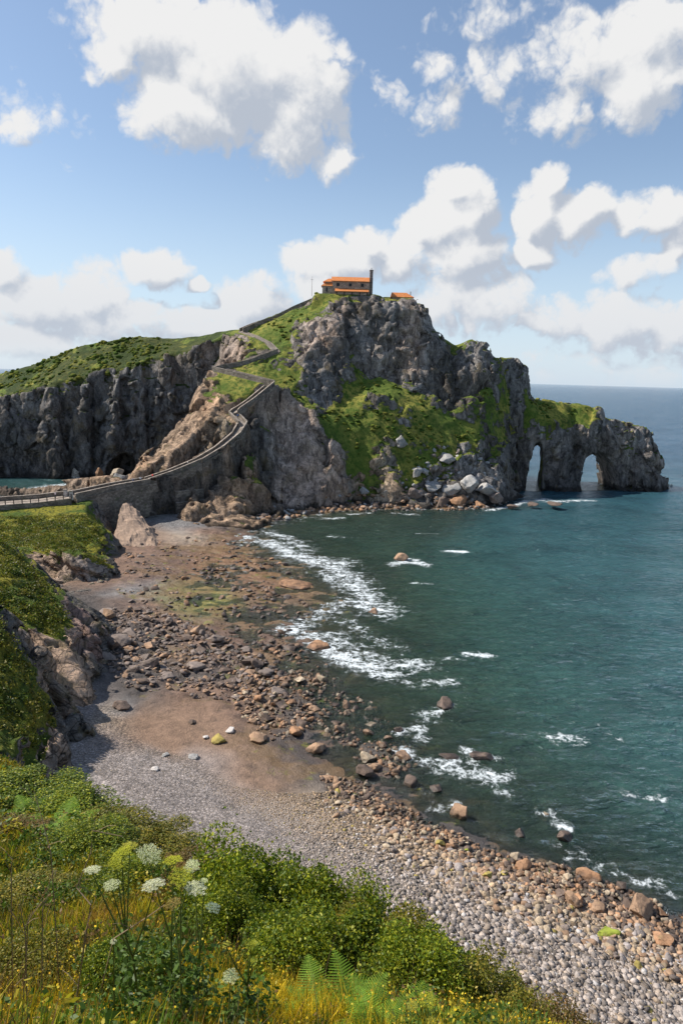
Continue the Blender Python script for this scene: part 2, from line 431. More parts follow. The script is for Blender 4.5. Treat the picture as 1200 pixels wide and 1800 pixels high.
# wall foot close under the lower flights, the rocky outcrop at its end
for i, zf in ((2, 1.6), (3, 1.8), (4, 2.2), (5, 6.), (6, 13.), (7, 19.), (8, 26.)):
    q = offs(PATH, 2.6)[i]; ip([q[0], q[1], min(zf, q[2] - 2)], 0, MG)
for a in ((343,882,206.5),(362,886,206),(385,903,205),(410,905,206)): Y_(*a, 0, BR)
for a in ((322,925,.6),(350,937,.4),(385,940,.3),(415,935,.2),(450,926,.1),(480,918,0.)):
    Z_(*a, 0, BR); p = atz(*a); ip(p + [0, -4, -5], 0, BR)
# spur face detail
for a in ((300,805,218,-.3,BR),(330,780,224,-.35,BR),(355,750,231,-.3,BR),(372,715,241,-.2,BR),(395,700,245,.5,BR),(400,680,251,.9,BR),(430,690,247.5,.95,BR),(405,665,256.5,.9,BR),(370,775,226,.3,TAN),(392,742,235,.2,TAN),(400,755,231,.2,TAN)):
    Y_(*a)
# between the zigzags and up to the col
for a in ((450,650,262,.7,G),(480,640,266,.6,G),(520,660,262,.9,G),(505,690,256,.8,G),(440,620,272,.5,TAN),(425,632,274,.3,PK),(415,600,284,.2,PK),(455,608,277,.95,G),(500,585,284,.95,G),(470,575,290,.95,G),(520,560,290,.95,G),(505,600,279,.7,G),(545,545,293,.95,G)):
    Y_(*a)
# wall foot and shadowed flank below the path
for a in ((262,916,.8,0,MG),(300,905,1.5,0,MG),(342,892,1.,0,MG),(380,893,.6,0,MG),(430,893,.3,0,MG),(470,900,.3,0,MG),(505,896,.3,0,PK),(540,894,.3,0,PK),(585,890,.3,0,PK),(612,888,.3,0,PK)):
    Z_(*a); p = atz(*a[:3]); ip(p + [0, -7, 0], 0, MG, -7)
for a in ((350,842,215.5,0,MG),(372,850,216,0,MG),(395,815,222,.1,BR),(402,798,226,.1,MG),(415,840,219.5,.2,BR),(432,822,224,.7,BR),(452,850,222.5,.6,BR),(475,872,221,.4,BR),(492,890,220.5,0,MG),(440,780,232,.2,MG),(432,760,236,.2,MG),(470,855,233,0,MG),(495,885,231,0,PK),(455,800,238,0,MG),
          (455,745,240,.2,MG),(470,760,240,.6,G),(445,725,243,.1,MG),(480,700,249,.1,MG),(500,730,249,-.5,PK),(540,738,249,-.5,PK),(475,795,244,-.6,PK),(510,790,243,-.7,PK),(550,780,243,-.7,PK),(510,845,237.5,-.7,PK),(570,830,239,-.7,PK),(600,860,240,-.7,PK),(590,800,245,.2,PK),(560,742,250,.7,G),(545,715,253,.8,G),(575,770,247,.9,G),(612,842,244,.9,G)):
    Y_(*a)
# central grass slope
for a in ((620,880,242.5,.1,TAN),(660,880,243,.1,TAN),(700,875,243.5,.2,BR),(740,870,246,.2,G),(650,850,247,.95,BR),(680,845,247.5,.35,TAN),(720,845,249,.95,G),(640,810,250,.95,BR),(670,815,250,.4,TAN),(610,790,249,.95,G),(700,810,252,.8,G),(740,830,252,.9,G),(620,755,254,1,G),(660,740,257,1,G),(700,770,256,.8,G),(730,760,259,.8,G),(690,725,260,.9,G),(640,712,261,.6,G),(650,697,263,.4,MG),(680,702,263,.4,MG),(710,715,263,.6,G),(600,735,256,.9,G),(590,715,259,.8,G),(605,700,264,1,G),(640,680,270,1,G),(620,650,275,.9,G),(690,680,272,1,G),(750,720,267,1,G),(770,770,262,1,G),(790,745,268,1,G),(800,790,261,.9,G),(780,820,257,.7,G),(830,795,264,.7,G),(820,820,261,.2,G),(850,815,266,.1,MG),(840,760,270,1,G),(860,790,272,.5,MG),(865,745,278,1,G)):
    Y_(*a)
for a in ((640,892,-.2),(700,894,-.2),(760,894,-.2),(820,893,-.3),(878,888,-.3)):
    p = atz(*a); ip(p, 0, MG); ip(p + [0, -8, 0], 0, MG, -6)
Y_(760,860,250,.1,G); Y_(820,860,254,.1,G); Y_(870,850,259,.1,G)
# cliff foot / buttresses / cliff top of the peak
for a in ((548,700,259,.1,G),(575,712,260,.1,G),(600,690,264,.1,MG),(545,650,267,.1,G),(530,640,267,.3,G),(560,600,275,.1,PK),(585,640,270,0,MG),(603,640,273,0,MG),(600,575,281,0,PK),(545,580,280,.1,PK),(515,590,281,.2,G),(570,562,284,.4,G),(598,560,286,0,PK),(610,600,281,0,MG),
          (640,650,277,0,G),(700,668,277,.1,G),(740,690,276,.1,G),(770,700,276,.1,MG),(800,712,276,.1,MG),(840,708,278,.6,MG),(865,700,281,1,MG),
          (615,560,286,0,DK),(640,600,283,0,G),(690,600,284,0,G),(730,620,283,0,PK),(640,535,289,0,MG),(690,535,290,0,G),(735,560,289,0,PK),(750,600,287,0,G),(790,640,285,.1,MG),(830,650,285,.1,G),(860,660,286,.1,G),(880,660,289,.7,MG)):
    Y_(*a)
for px, py, Y, v in ((580,528,291,.7),(610,527,292,.7),(655,528,293,.5),(700,529,293,.5),(728,531,293,.1),(748,552,292,.1),(756,582,292,.2),(775,596,294,.7),(800,611,296,.8),(825,600,294,.5),(850,608,294,.2),(862,628,295,.2),(882,636,297,.5),(905,632,300,.1),(922,642,301,.1),(927,682,301,.1)):
    Y_(px, py, Y, v, G)
for px, py, Y in ((545,519,301),(575,520.5,306),(610,521,310),(655,523,311),(700,524,309),(726,528,306),(748,550,303),(756,582,303),(775,593,304),(800,608,304),(827,598,302),(850,606,302),(864,628,303),(882,635,304)):
    p = aty(px, py, Y); ip(p, .8, G)
    ip([p[0], 335, max(p[2] - 22, 5)], .3, G); ip([p[0] * 1.05, 350, -6], 0, DK)
for px, py, Y in ((905,640,306),(922,655,307)):
    p = aty(px, py, Y); ip(p, .1, G); ip([p[0], p[1] + 10, p[2] - 18], 0, G); ip([p[0], p[1] + 22, -8], 0, DK)
for px in (570, 610, 640): p = aty(px, 520.5, 297); ip(p, .8, G)
# arch ridge
for px, py in ((893,858),(915,860),(950,861),(985,863),(1020,862),(1060,861),(1100,862),(1140,863),(1178,852)):
    p = atz(px, py, 0.); ip(p, 0, DK); ip(p + [0, -6, -8], 0, DK)
Y_(545, 514, 301, 0, PK); Y_(528, 535, 300, .1, PK); Y_(556, 522, 300, .1, PK)
for a in ((885,760,282,.9,DK),(890,800,286,.2,DK),(880,720,288,1.2,G),(905,738,291,.9,G),(895,705,292,1.3,G),(930,722,295,1.4,G),(960,738,296.5,1.2,G),(1000,742,298,1.1,G),(1035,752,299.5,.8,G),(1070,770,301,.2,G),(1110,780,303,.6,G),(1140,800,304,.1,G),(1160,835,304,0,G),
          (950,790,293,.0,G),(985,800,293.5,0,G),(1010,790,297,0,MG),(1065,800,300,0,MG),(1090,800,300,0,G),(1120,820,301,.2,G),(905,800,289,0,DK)):
    Y_(*a)
for px, py, Y in ((912,692,303),(935,700,304),(965,706,305),(1000,711,306),(1035,714,307),(1052,720,307),(1066,738,308),(1090,744,309),(1115,748,309),(1137,757,309),(1148,785,309),(1160,812,308),(1168,835,307)):
    p = aty(px, py, Y); ip(p, 1.2 if px < 1045 else .35, G)
    ip(p + [0, 5, -.5], .5, G)
    ip([p[0], p[1] + 11, p[2] * .3], 0, DK); ip([p[0], p[1] + 14, -8], 0, DK)
p = atz(1183, 856, 0); ip(p + [3, 6, -8], 0, DK)

VX = .55
org = np.array([-190., 197., -4.5]); shp = (int(355 / VX), int(160 / VX), int(90 / VX))
xs = org[0] + np.arange(shp[0]) * VX; ys = org[1] + np.arange(shp[1]) * VX; zs = org[2] + np.arange(shp[2]) * VX
D = tin(IP, xs, ys, [-8, 0, *DK])
D = blur(D, 2); hI = D[..., 0].copy()
# a pad under the chapel
def seg_dist(x, y, A, B):
    ax, ay = A[0], A[1]; bx, by = B[0] - ax, B[1] - ay
    t = np.clip(((x - ax) * bx + (y - ay) * by) / (bx * bx + by * by + 1e-9), 0, 1)
    return np.hypot(x - ax - t * bx, y - ay - t * by), t
XX, YY = np.meshgrid(xs, ys, indexing='ij')
pm = np.full(hI.shape, 99., np.float32); pz = np.zeros_like(pm)
for a, b in zip(PATH[2:-1], PATH[3:]):
    d, t = seg_dist(XX, YY, a, b); m = d < pm; pm[m] = d[m]; pz[m] = (a[2] + t * (b[2] - a[2]))[m]
CH = aty(610, 519.5, 300.)             # chapel site
padm = np.maximum(np.abs(XX - CH[0]) - 12.5, np.abs(YY - CH[1] ) - 5.5)
hI = np.where(padm < 3, CH[2] - .1 + (hI - CH[2]) * smooth(0, 3, padm), hI)
wp = smooth(3.2, 1.7, pm)
hI = hI * (1 - wp) + (pz - .35) * wp
calm = np.minimum(smooth(1.5, 6, pm), smooth(0, 5, padm))     # little displacement by the path and the chapel
gx, gy = np.gradient(hI, VX); cosl = 1 / np.sqrt(1 + gx**2 + gy**2)
f = (zs[None, None, :] - hI[..., None].astype(np.float32)) * cosl[..., None].astype(np.float32)
f = f.astype(np.float32)
band = np.nonzero(np.abs(f) < 6.5)
bx = xs[band[0]].astype(np.float32); by = ys[band[1]].astype(np.float32); bz = zs[band[2]].astype(np.float32)
vg = D[band[0], band[1], 1]; cl = cosl[band[0], band[1]]; cm = calm[band[0], band[1]].astype(np.float32)
wx = fbm(bx / 14, by / 14, bz / 14, 3) * 3; wz = fbm(bx / 14 + 50, by / 14, bz / 14, 3) * 3
F1, F2, I1, T1 = worley((bx + wx) / 9, by / 9, (bz + wz) / 12)
G1, G2, I2, T2 = worley((bx + wx * .5) / 3.3 + 9, by / 3.3, (bz + wz * .5) / 4.4)
rid = fbm(bx / 17, by / 17, bz / 26, 5, True, .55)
sm = fbm(bx / 8, by / 8, bz / 8, 4)
rockd = (I1 - .5) * 1.7 + T1 * 3.2 + (I2 - .5) * 1.0 + T2 * 1.8 + rid * 1.7 + fbm(bx / 4.5, by / 4.5, bz / 6, 4, True) * .6 + sm * .5 - .9 * smooth(.18, 0, F2 - F1) - .45 * smooth(.16, 0, G2 - G1)
softd = sm * .7 + rid * .35
k = np.clip(smooth(.85, .45, vg) * 1. , 0, 1) * (0.35 + .65 * smooth(.95, .6, cl)) * (1 - .72 * smooth(0, -.6, vg))
smooth_face = np.zeros_like(k)
disp = rockd * k + softd * (1 - k)
disp *= (.12 + .88 * cm)
f[band] -= disp.astype(np.float32)
hm = blur(local_max(hI, 4), 2).astype(np.float32)
f = np.maximum(f, (zs[None, None, :].astype(np.float32) - hm[..., None] - 1.1 * np.ones(1, np.float32)) * .8)
# arches cut through the sea ridge, and the cave through the left wing
def hole(x0, y0, x1, y1, half, top, yr0, yr1, skew=0.):
    """a passage along the line (x0,y0)-(x1,y1) with half width and height of its crown; carved out of f"""
    j = np.nonzero((ys > yr0) & (ys < yr1))[0]; sl = slice(j[0], j[-1] + 1)
    xc = x0 + (x1 - x0) * (ys[sl] - y0) / (y1 - y0)
    i = np.nonzero((xs > xc.min() - half - 8) & (xs < xc.max() + half + 8))[0]; si = slice(i[0], i[-1] + 1)
    kk = slice(0, int((top + 9 - org[2]) / VX))
    X = xs[si][:, None, None]; Yc = xc[None, :, None]; Zz = zs[kk][None, None, :]
    Xf, Yf, Zf = np.broadcast_arrays(X, ys[sl][None, :, None], Zz)
    nn = fbm(Xf.ravel().astype(np.float32) / 5, Yf.ravel().astype(np.float32) / 5, Zf.ravel().astype(np.float32) / 5, 3).reshape(Xf.shape)
    zc = Zf / top
    u = (Xf - Yc - skew * Zf) / half
    r = np.sqrt(u**2 + np.clip(zc, 0, 9)**2.4)
    dd = (r - 1) * half + nn * 1.1
    sub = f[si, sl, kk]
    f[si, sl, kk] = np.maximum(sub, -dd.astype(np.float32))
a = atz(937, 861); zt = aty(935, 776, 296)[2]
hole(a[0] - .2, 292, a[0] + 3., 306, 3.3, zt, 280, 325, .06)
nl = aty(1018, 861, 297); nr = aty(1092, 861, 297); ft = aty(1061, 861, 311)
nl[0] -= 1.2; xc0 = (nl[0] + nr[0]) / 2; hw = (nr[0] - nl[0]) / 2
hole(xc0, 297, ft[0] - hw + 1.2, 311, hw, aty(1048, 795, 300)[2], 280, 330, -.10)
c0 = aty(133, 838, 290); c1 = aty(133, 838, 380)
hole(c0[0], 290, c1[0], 380, 1.9, 4.6, 270, 360)
c0 = aty(215, 830, 290)
hole(c0[0], 290, c0[0] + .1, 300, 6., 11.0, 270, 306)
f[:, :, 0] = np.maximum(f[:, :, 0], .5); f[0] = np.maximum(f[0], .5); f[-1] = np.maximum(f[-1], .5); f[:, 0] = np.maximum(f[:, 0], .5); f[:, -1] = np.maximum(f[:, -1], .5)
V, Q = surface_nets(f, org, VX); del f, band
V, Q = main_piece(V, Q, 6000)
Dv = bil(D, xs, ys, V[:, 0], V[:, 1])
scr = smooth(-40, -60, V[:, 0]) * smooth(285, 300, V[:, 1])
mesh_np('island_hill', V, Q, M_TERR, True, {'veg': Dv[:, 1], 'tint': Dv[:, 2:5], 'scrub': .75 + .35 * scr})['kind'] = 'structure'
print('island', len(V), len(Q))
# ------------------------------------------------------------------ beach, tidal flat and sea bed (one ground sheet)
PEB = (.36, .31, .285); TN = (.36, .285, .215); WS = (.235, .15, .10); FL = (.21, .13, .09); RU = (.30, .17, .09); DR = (.095, .08, .072); SB = (.10, .105, .055); GRY = (.25, .235, .225); YG = (.30, .27, .07)
BP = []
def B_(px, py, z, rk, c):
    p = atz(px, py, z); BP.append([p[0], p[1], z, rk, *c])
def BX(x, y, z, rk=0, c=SB): BP.append([x, y, z, rk, *c])
for a in ((-150,1400,5,0,PEB),(0,1400,4.5,0,PEB),(-150,1900,9,0,PEB),(300,1900,7.5,0,PEB),(800,1950,6,0,PEB),(1300,2000,5,0,PEB),(1500,1900,3.2,0,PEB),
          (110,1345,3.1,0,PEB),(250,1400,3,0,PEB),(370,1500,3.6,0,PEB),(600,1570,3.2,0,PEB),(800,1640,2.8,0,PEB),(1000,1700,2.5,0,PEB),(1200,1790,2.3,0,PEB),
          (120,1290,2.6,0,PEB),(170,1265,2,0,TN),(200,1330,2.4,0,PEB),(270,1330,1.8,0,PEB),(330,1350,1.7,0,PEB),(400,1420,1.7,0,PEB),(500,1470,1.6,0,PEB),(650,1500,1.5,.05,TN),(800,1560,1.5,.05,TN),(950,1620,1.4,.05,TN),(1100,1690,1.4,.05,TN),(1250,1760,1.4,.05,TN),
          (215,1250,1.5,0,GRY),(240,1262,1.2,0,WS),(250,1300,1.25,0,WS),(300,1260,1.05,0,WS),(340,1300,1.0,0,WS),(300,1325,1.35,0,WS),(430,1370,.9,0,WS),(370,1280,.95,0,WS),(480,1390,.75,0,WS),(430,1320,.6,.1,WS),(540,1420,.8,.1,TN),
          (400,1220,.5,.5,FL),(450,1260,.35,.5,FL),(500,1300,.2,.5,DR),(560,1350,.15,.5,DR),(640,1410,.35,.4,DR),(730,1450,.3,.4,DR),(850,1500,.35,.4,DR),(1000,1555,.35,.4,DR),(1150,1620,.4,.4,DR),(1300,1680,.4,.4,DR),
          (520,1240,.05,.6,DR),(590,1290,-.1,.5,DR),(620,1350,-.35,.3,FL),(590,1330,-.3,.3,FL),(680,1340,.05,.5,DR),(720,1390,-.1,.5,DR),(800,1440,-.1,.5,DR),(900,1500,-.1,.4,DR),(1000,1535,-.15,.4,DR),(1200,1605,-.1,.4,DR),(1350,1640,-.2,.4,DR),
          (650,1250,-.5,.5,SB),(760,1300,-.7,.6,SB),(850,1400,-1,.6,SB),(950,1470,-1.2,.5,SB),(1200,1560,-1.2,.4,SB),(1400,1600,-1.5,.4,SB),
          (700,1150,-1.2,.7,SB),(800,1250,-1.8,.6,SB),(950,1350,-2.6,.5,SB),(1200,1480,-3,.4,SB),(1500,1500,-4,.4,SB),
          (560,1170,-.15,.5,FL),(600,1100,-.35,.6,SB),(640,1040,-.5,.6,SB),(560,980,-.6,.6,SB),(480,960,-.3,.5,SB),(420,945,-.1,.5,FL),(560,930,-1.4,.5,SB),(640,920,-1.4,.5,SB),(700,1000,-2,.5,SB),(800,1100,-3,.5,SB),(1000,1200,-5,.4,SB),
          (450,1060,-.06,.4,FL),(500,1110,-.08,.4,FL),(520,1030,.12,.5,RU),(480,1010,.15,.4,RU),(450,1150,.05,.5,FL),(500,1190,.02,.5,FL),(420,1100,.0,.4,FL),(390,1060,-.02,.4,YG),(330,1060,.0,.4,YG),(400,1010,-.05,.35,RU),(350,1010,-.03,.4,RU),(300,1010,.15,.4,FL),(250,1000,.5,.3,FL),(320,970,.35,.4,FL),(390,970,.2,.5,RU),(270,960,.7,.3,FL),(225,1040,.6,.3,GRY),(260,1060,.4,.5,FL),
          (360,935,1.2,.5,FL),(330,945,.8,.3,TN),(300,925,1.7,0,GRY),(275,915,2.2,0,GRY),(320,905,2.2,0,GRY),(250,930,1.5,.1,FL),(220,970,1.,.3,FL),(205,1020,.9,.3,FL),
          (330,1100,.25,.7,FL),(280,1120,.4,.9,DR),(230,1110,.7,.9,DR),(200,1090,.9,.8,DR),(350,1150,.35,.9,FL),(280,1180,.6,1,DR),(220,1190,.8,.8,DR),(370,1190,.5,.9,DR),(330,1220,.6,.8,FL),(250,1222,1,.6,DR),(210,1215,1.1,.4,DR),
          (180,1080,1.2,.7,DR),(170,1130,1.4,.5,DR),(150,1050,1.6,.4,DR),(400,925,.6,.7,DR),(440,912,.4,.7,DR),(500,912,.1,.7,DR),(560,900,.1,.6,RU),(620,893,.25,.7,RU),(700,893,.2,.8,RU),(780,892,.2,.8,RU),(860,893,-.1,.8,DR),(900,895,-1.2,.5,SB),(700,902,-.9,.6,SB),(800,902,-.9,.6,SB),(600,906,-.7,.6,SB),(530,914,-.4,.6,SB)):
    B_(*a)
for x, y, z in ((-170,235,-5),(-110,262,-5),(-112,300,-5),(-95,225,-2.5),(-85,232,.1),(-78,240,1),(-100,205,-2.5),(-90,198,-1.),(-170,190,-4),(-125,196,-2),(-170,310,-7),(100,245,-8),(170,260,-9),(170,150,-9),(170,60,-9),(170,20,-6),(60,100,-6.5),(100,60,-6),(60,255,-5),(80,280,-7),(-60,215,2),(-30,230,1),(20,252,2),(-130,170,2),(-130,120,3),(-130,60,8),(170,310,-9),(-60,262,1),(-20,262,1),(30,262,0),(-90,262,0.5),(-60,20,9),(-130,20,9)):
    BX(x, y, z)
BS = .42
bxs = np.arange(-168, 168, BS); bys = np.arange(26, 305, BS)
BD = tin(BP, bxs, bys, [-9, 0, *SB]); BD = blur(BD, 4)
bX, bY = np.meshgrid(bxs, bys, indexing='ij')
rk = BD[..., 1]
n1 = fbm2(bX / 9, bY / 9, 5); n2 = fbm2(bX / 2.6 + 7, bY / 2.6, 4)
wy = fbm2(bX / 6 + 3, bY / 6, 3) * 2
F1, F2, I1, _ = worley(((bX + wy) / 3.4).ravel().astype(np.float32), ((bY + wy) / 2.0).ravel().astype(np.float32), np.zeros(bX.size, np.float32) + .5)
F1, F2, I1 = (q.reshape(bX.shape) for q in (F1, F2, I1))
F1b, F2b, I2, _ = worley(((bX - wy) / 1.3).ravel().astype(np.float32), ((bY + wy) / .9).ravel().astype(np.float32), np.zeros(bX.size, np.float32) + 4.5)
F2b = F2b.reshape(bX.shape); F1b = F1b.reshape(bX.shape); I2 = I2.reshape(bX.shape)
sandy = 1 - np.clip(rk * 2, 0, 1)
BH = BD[..., 0] + (n1 * .28 + n2 * .10) * np.where(rk > .2, 1, .35) + rk * ((I1 - .4) * 1.1 * smooth(0, .16, F2 - F1) + (I2 - .5) * .55 * smooth(0, .2, F2b - F1b))
BH += sandy * .12 * np.sin((bX * .45 + bY * .9) * .8 + n1 * 5) * smooth(1, 2, BD[..., 0])
NX, NY = bX.shape
def gridfaces(nx, ny):
    i = np.arange((nx - 1) * (ny - 1)); a = (i // (ny - 1)) * ny + i % (ny - 1)
    return np.stack([a, a + ny, a + ny + 1, a + 1], 1)
def ground_mat():
    m, t = new_mat('beach_ground'); P = t.n('ShaderNodeNewGeometry').outputs['Position']
    tint = t.attr('tint').outputs['Color']; rk = t.attr('rocky').outputs['Fac']
    z = t.n('ShaderNodeSeparateXYZ'); t.set(z, 0, P)
    n1 = t.noise(P, .5, 8, .65); n2 = t.noise(P, 4., 6, .7); n0 = t.noise(P, .13, 5, .6)
    stones = t.vor(t.scale(P, 1, 1, .3), 3.4); st = stones.outputs['Color']; sd_ = stones.outputs['Distance']
    stones2 = t.vor(P, 7.5); 
    sepc = t.n('ShaderNodeSeparateColor'); t.set(sepc, 0, st)
    v = t.mr(n1, .25, .75, .62, 1.38, False); v = t.m('MULTIPLY', v, t.mr(n2, .25, .75, .8, 1.2, False))
    dry = t.mr(z.outputs[2], 1.15, 1.6)
    pebv = t.m('MULTIPLY', t.mr(sepc.outputs[0], 0, 1, .7, 1.3, False), t.mr(sd_, .2, .75, 1.08, .55, False))
    peb = t.m('MULTIPLY', dry, t.m('SUBTRACT', 1., rk, clamp=True))
    pm_ = t.n('ShaderNodeMix'); t.set(pm_, 0, peb); pm_.inputs[2].default_value = 1.; t.set(pm_, 3, pebv)
    col = t.vm('SCALE', tint, sc=t.m('MULTIPLY', v, pm_.outputs[0]))
    wetf = t.mr(t.m('ADD', z.outputs[2], t.mr(n1, .3, .7, -.25, .25, False)), .35, .95, 1, 0)
    col = t.mix(t.m('MULTIPLY', t.mr(n0, .47, .6), t.m('MULTIPLY', wetf, .65)), col, (.26, .16, .07))
    col = t.mix(t.m('MULTIPLY', t.mr(t.noise(P, .35, 7, .7), .58, .64), t.m('MULTIPLY', wetf, .75)), col, (.24, .235, .04))
    col = t.mix(t.m('MULTIPLY', t.mr(t.noise(P, .8, 7, .7), .56, .64), t.m('MULTIPLY', rk, .8)), col, (.05, .042, .038))
    col = t.vm('SCALE', col, sc=t.mr(wetf, 0, 1, 1, .72, False))
    rough = t.mr(wetf, 0, 1, .9, .38, False)
    h = t.m('ADD', t.m('MULTIPLY', n1, .9), t.m('ADD', t.m('MULTIPLY', n2, .16), t.m('MULTIPLY', t.m('MULTIPLY', sd_, peb), -.22)))
    out(t, principled(t, col, rough, t.bump(h, .9, .6), .35)); return m
M_GROUND = ground_mat()
gv = np.stack([bX.ravel(), bY.ravel(), BH.ravel()], 1)
mesh_np('beach_ground', gv, gridfaces(NX, NY), M_GROUND, True, {'rocky': rk.ravel(), 'tint': BD[..., 2:5].reshape(-1, 3)})['kind'] = 'structure'
def ground_z(x, y): return float(bil(BH, bxs, bys, np.array([x]), np.array([y]))[0])
def ground_at(px, py):
    """first meeting of the sight line with the beach sheet"""
    p = atz(px, py, .5)
    for _ in range(6): p = atz(px, py, ground_z(p[0], p[1]))
    return p
# the sea floor further out
sv = np.array([[-60000, -3000, -12], [60000, -3000, -12], [60000, 80000, -12], [-60000, 80000, -12]], float)
M_BED, t = new_mat('sea_bed'); out(t, principled(t, (.03, .05, .04)))
mesh_np('seabed', sv, np.array([[0, 1, 2, 3]]), M_BED)['kind'] = 'structure'

# ------------------------------------------------------------------ the headland on the left (voxel terrain like the island)
HP = []
def hp(p, veg, c, dz=0.): HP.append([p[0], p[1], p[2] + dz, veg, *c])
def HY(px, py, Y, veg, c): hp(aty(px, py, Y), veg, c)
def HZ(px, py, z, veg, c): hp(atz(px, py, z), veg, c); 
SL = (.40, .275, .19); PU = (.27, .17, .14); FD = (.34, .27, .22)
for a in ((-150,935,163,1,MG),(-60,930,165,1,MG),(0,924,166,1,MG),(60,917,168,1,MG),(120,910,170,1,MG),(152,907,172,1,MG),
          (0,950,158,1,MG),(50,945,158,1,MG),(80,930,160,1,MG),(120,935,160,1,MG),(160,930,163,1,MG),(182,925,166,.9,MG),
          (60,965,146,.8,MG),(90,965,145,1,MG),(120,965,143.5,1,MG),(155,972,143,1,MG),(188,987,145,.8,MG),
          (60,985,143.5,.0,SL),(90,985,142.5,.1,SL),(120,985,141,.1,FD),(150,990,140.5,.0,FD),(185,1005,143,.3,FD),(100,1020,140.5,0,SL),(150,1030,138.8,0,FD)):
    HY(*a)
for px, py, Y in ((-150,905,170),(-60,900,172),(0,893,173.5),(60,890,175),(110,888,176.5),(150,885,178)):
    p = aty(px, py, Y); hp(p, .6, MG, -.4); hp(p + [0, 7, 0], .3, MG, -.4); hp([p[0], p[1] + 12, -3], 0, DK)
for a in ((60,1040,2.,0,MG),(110,1050,1.2,0,MG),(150,1045,.9,0,MG),(178,1030,.8,0,MG),(200,1005,.7,0,MG),(206,970,1.,0,MG),(206,935,1.2,0,MG),(195,915,2.5,0,MG)):
    HZ(*a); p = atz(*a[:3]); hp(p + [2.5, -2, -3], 0, MG)
# second ridge with its grass and the tilted slabs
for px, py, Y in ((-150,880,118),(-60,915,115),(0,952,110),(30,987,107),(60,1018,104),(88,1052,100),(108,1085,96)):
    p = aty(px, py, Y); hp(p, 1, SL); hp(p + [2.5, 5, -5], .3, MG); hp([p[0] + 3, p[1] + 13, 2.5], 0, MG)
for a in ((-150,990,104,1,SL),(-60,1000,102,1,SL),(0,1010,99,1,SL),(40,1050,96,1,SL),(70,1085,93,1,SL),(105,1115,91.5,.8,SL),(118,1100,94,.3,SL),(80,1120,91,.9,SL),(-60,1080,90,1,SL),(0,1080,91,.9,SL),(30,1110,89,.5,SL),
          (60,1130,88.5,-.6,SL),(90,1150,87,-.6,SL),(125,1140,89,-.6,SL),(140,1165,87,-.6,SL),(75,1180,84.5,-.6,SL),(115,1200,84,-.6,SL),(158,1195,85.5,-.6,SL),(90,1230,80.8,-.6,SL),(130,1235,82,-.6,SL),(155,1240,82,-.6,SL),
          (132,1072,103,-.5,PU),(165,1090,103,-.6,PU),(150,1110,99,-.6,PU),(172,1135,97,-.6,PU),(140,1130,94,-.6,PU),(40,1150,83,.2,MG),(50,1190,80,.2,MG)):
    HY(*a)
for a in ((176,1088,1.2,0,PU),(186,1130,1.1,0,PU),(180,1160,1.2,0,MG),(168,1200,1.,0,MG),(168,1245,1.5,0,SL),(140,1258,1.8,0,SL),(100,1270,2.2,0,SL),(120,1070,2,0,MG),(130,1055,1.5,0,MG)):
    HZ(*a); p = atz(*a[:3]); hp(p + [2., -1.8, -3], 0, MG)
# nearest spur
for px, py, Y in ((-150,1010,80),(-60,1040,78),(0,1090,76),(30,1150,74),(55,1205,71.5),(78,1258,69)):
    p = aty(px, py, Y); hp(p, 1, MG); hp([p[0] + 2.5, p[1] + 4.5, max(3, p[2] - 5)], .2, MG)
for a in ((-60,1200,66,1,MG),(0,1200,68,1,MG),(40,1240,67,1,MG),(0,1290,60,1,MG),(50,1290,65,1,MG),(80,1285,66.5,.5,MG),(98,1275,68,.1,SL),(104,1300,67.3,0,SL),(60,1330,62,.5,SL),(-60,1340,55,1,MG),(85,1320,65,.1,SL)):
    HY(*a)
for a in ((112,1342,2.8,0,MG),(95,1375,3,0,MG),(60,1400,3.4,0,MG),(112,1300,2.5,0,MG),(-100,1500,4.5,0,MG),(0,1450,4,0,MG)):
    HZ(*a); p = atz(*a[:3]); hp(p + [2, -2, -3], 0, MG)
VX2 = .38
org2 = np.array([-150., 44., -1.]); shp2 = (int(131 / VX2), int(142 / VX2), int(24 / VX2))
xs2 = org2[0] + np.arange(shp2[0]) * VX2; ys2 = org2[1] + np.arange(shp2[1]) * VX2; zs2 = org2[2] + np.arange(shp2[2]) * VX2
D2 = tin(HP, xs2, ys2, [-4, 0, *MG]); D2 = blur(D2, 2); h2 = D2[..., 0]
gx, gy = np.gradient(h2, VX2); cosl = 1 / np.sqrt(1 + gx**2 + gy**2)
f = ((zs2[None, None, :] - h2[..., None]) * cosl[..., None]).astype(np.float32)
band = np.nonzero(np.abs(f) < 3.2)
bx = xs2[band[0]].astype(np.float32); by = ys2[band[1]].astype(np.float32); bz = zs2[band[2]].astype(np.float32)
vg = D2[band[0], band[1], 1]
wx = fbm(bx / 7, by / 7, bz / 7, 3) * 1.6
# bedding planes dipping to the right and towards the sea
bed = (bx * .55 + by * -.25 + bz * .95)
F1, F2, I1, T1 = worley((bx + wx) / 5, by / 4, bed / 1.7)
G1, G2, I2, T2 = worley(bx / 1.9 + 9, by / 1.9, (bed + wx * .4) / .75)
sm = fbm(bx / 5, by / 5, bz / 5, 4)
rockd = (I1 - .5) * 1.7 + T1 * .9 + (I2 - .5) * .7 + T2 * .4 + sm * .8 + fbm(bx / 9, by / 9, bz / 9, 4, True) * 1.3 - .7 * smooth(.14, 0, F2 - F1) - .3 * smooth(.14, 0, G2 - G1)
softd = sm * 1.1 + fbm(bx / 1.6, by / 1.6, bz / 1.6, 3) * .4
k = smooth(.8, .4, vg) * (1 - .72 * smooth(0, -.6, vg))
nearpath = smooth(168, 172, by)
f[band] -= ((rockd * k + softd * (1 - k)) * (1 - .85 * nearpath)).astype(np.float32)
hm = blur(local_max(h2, 3), 2).astype(np.float32)
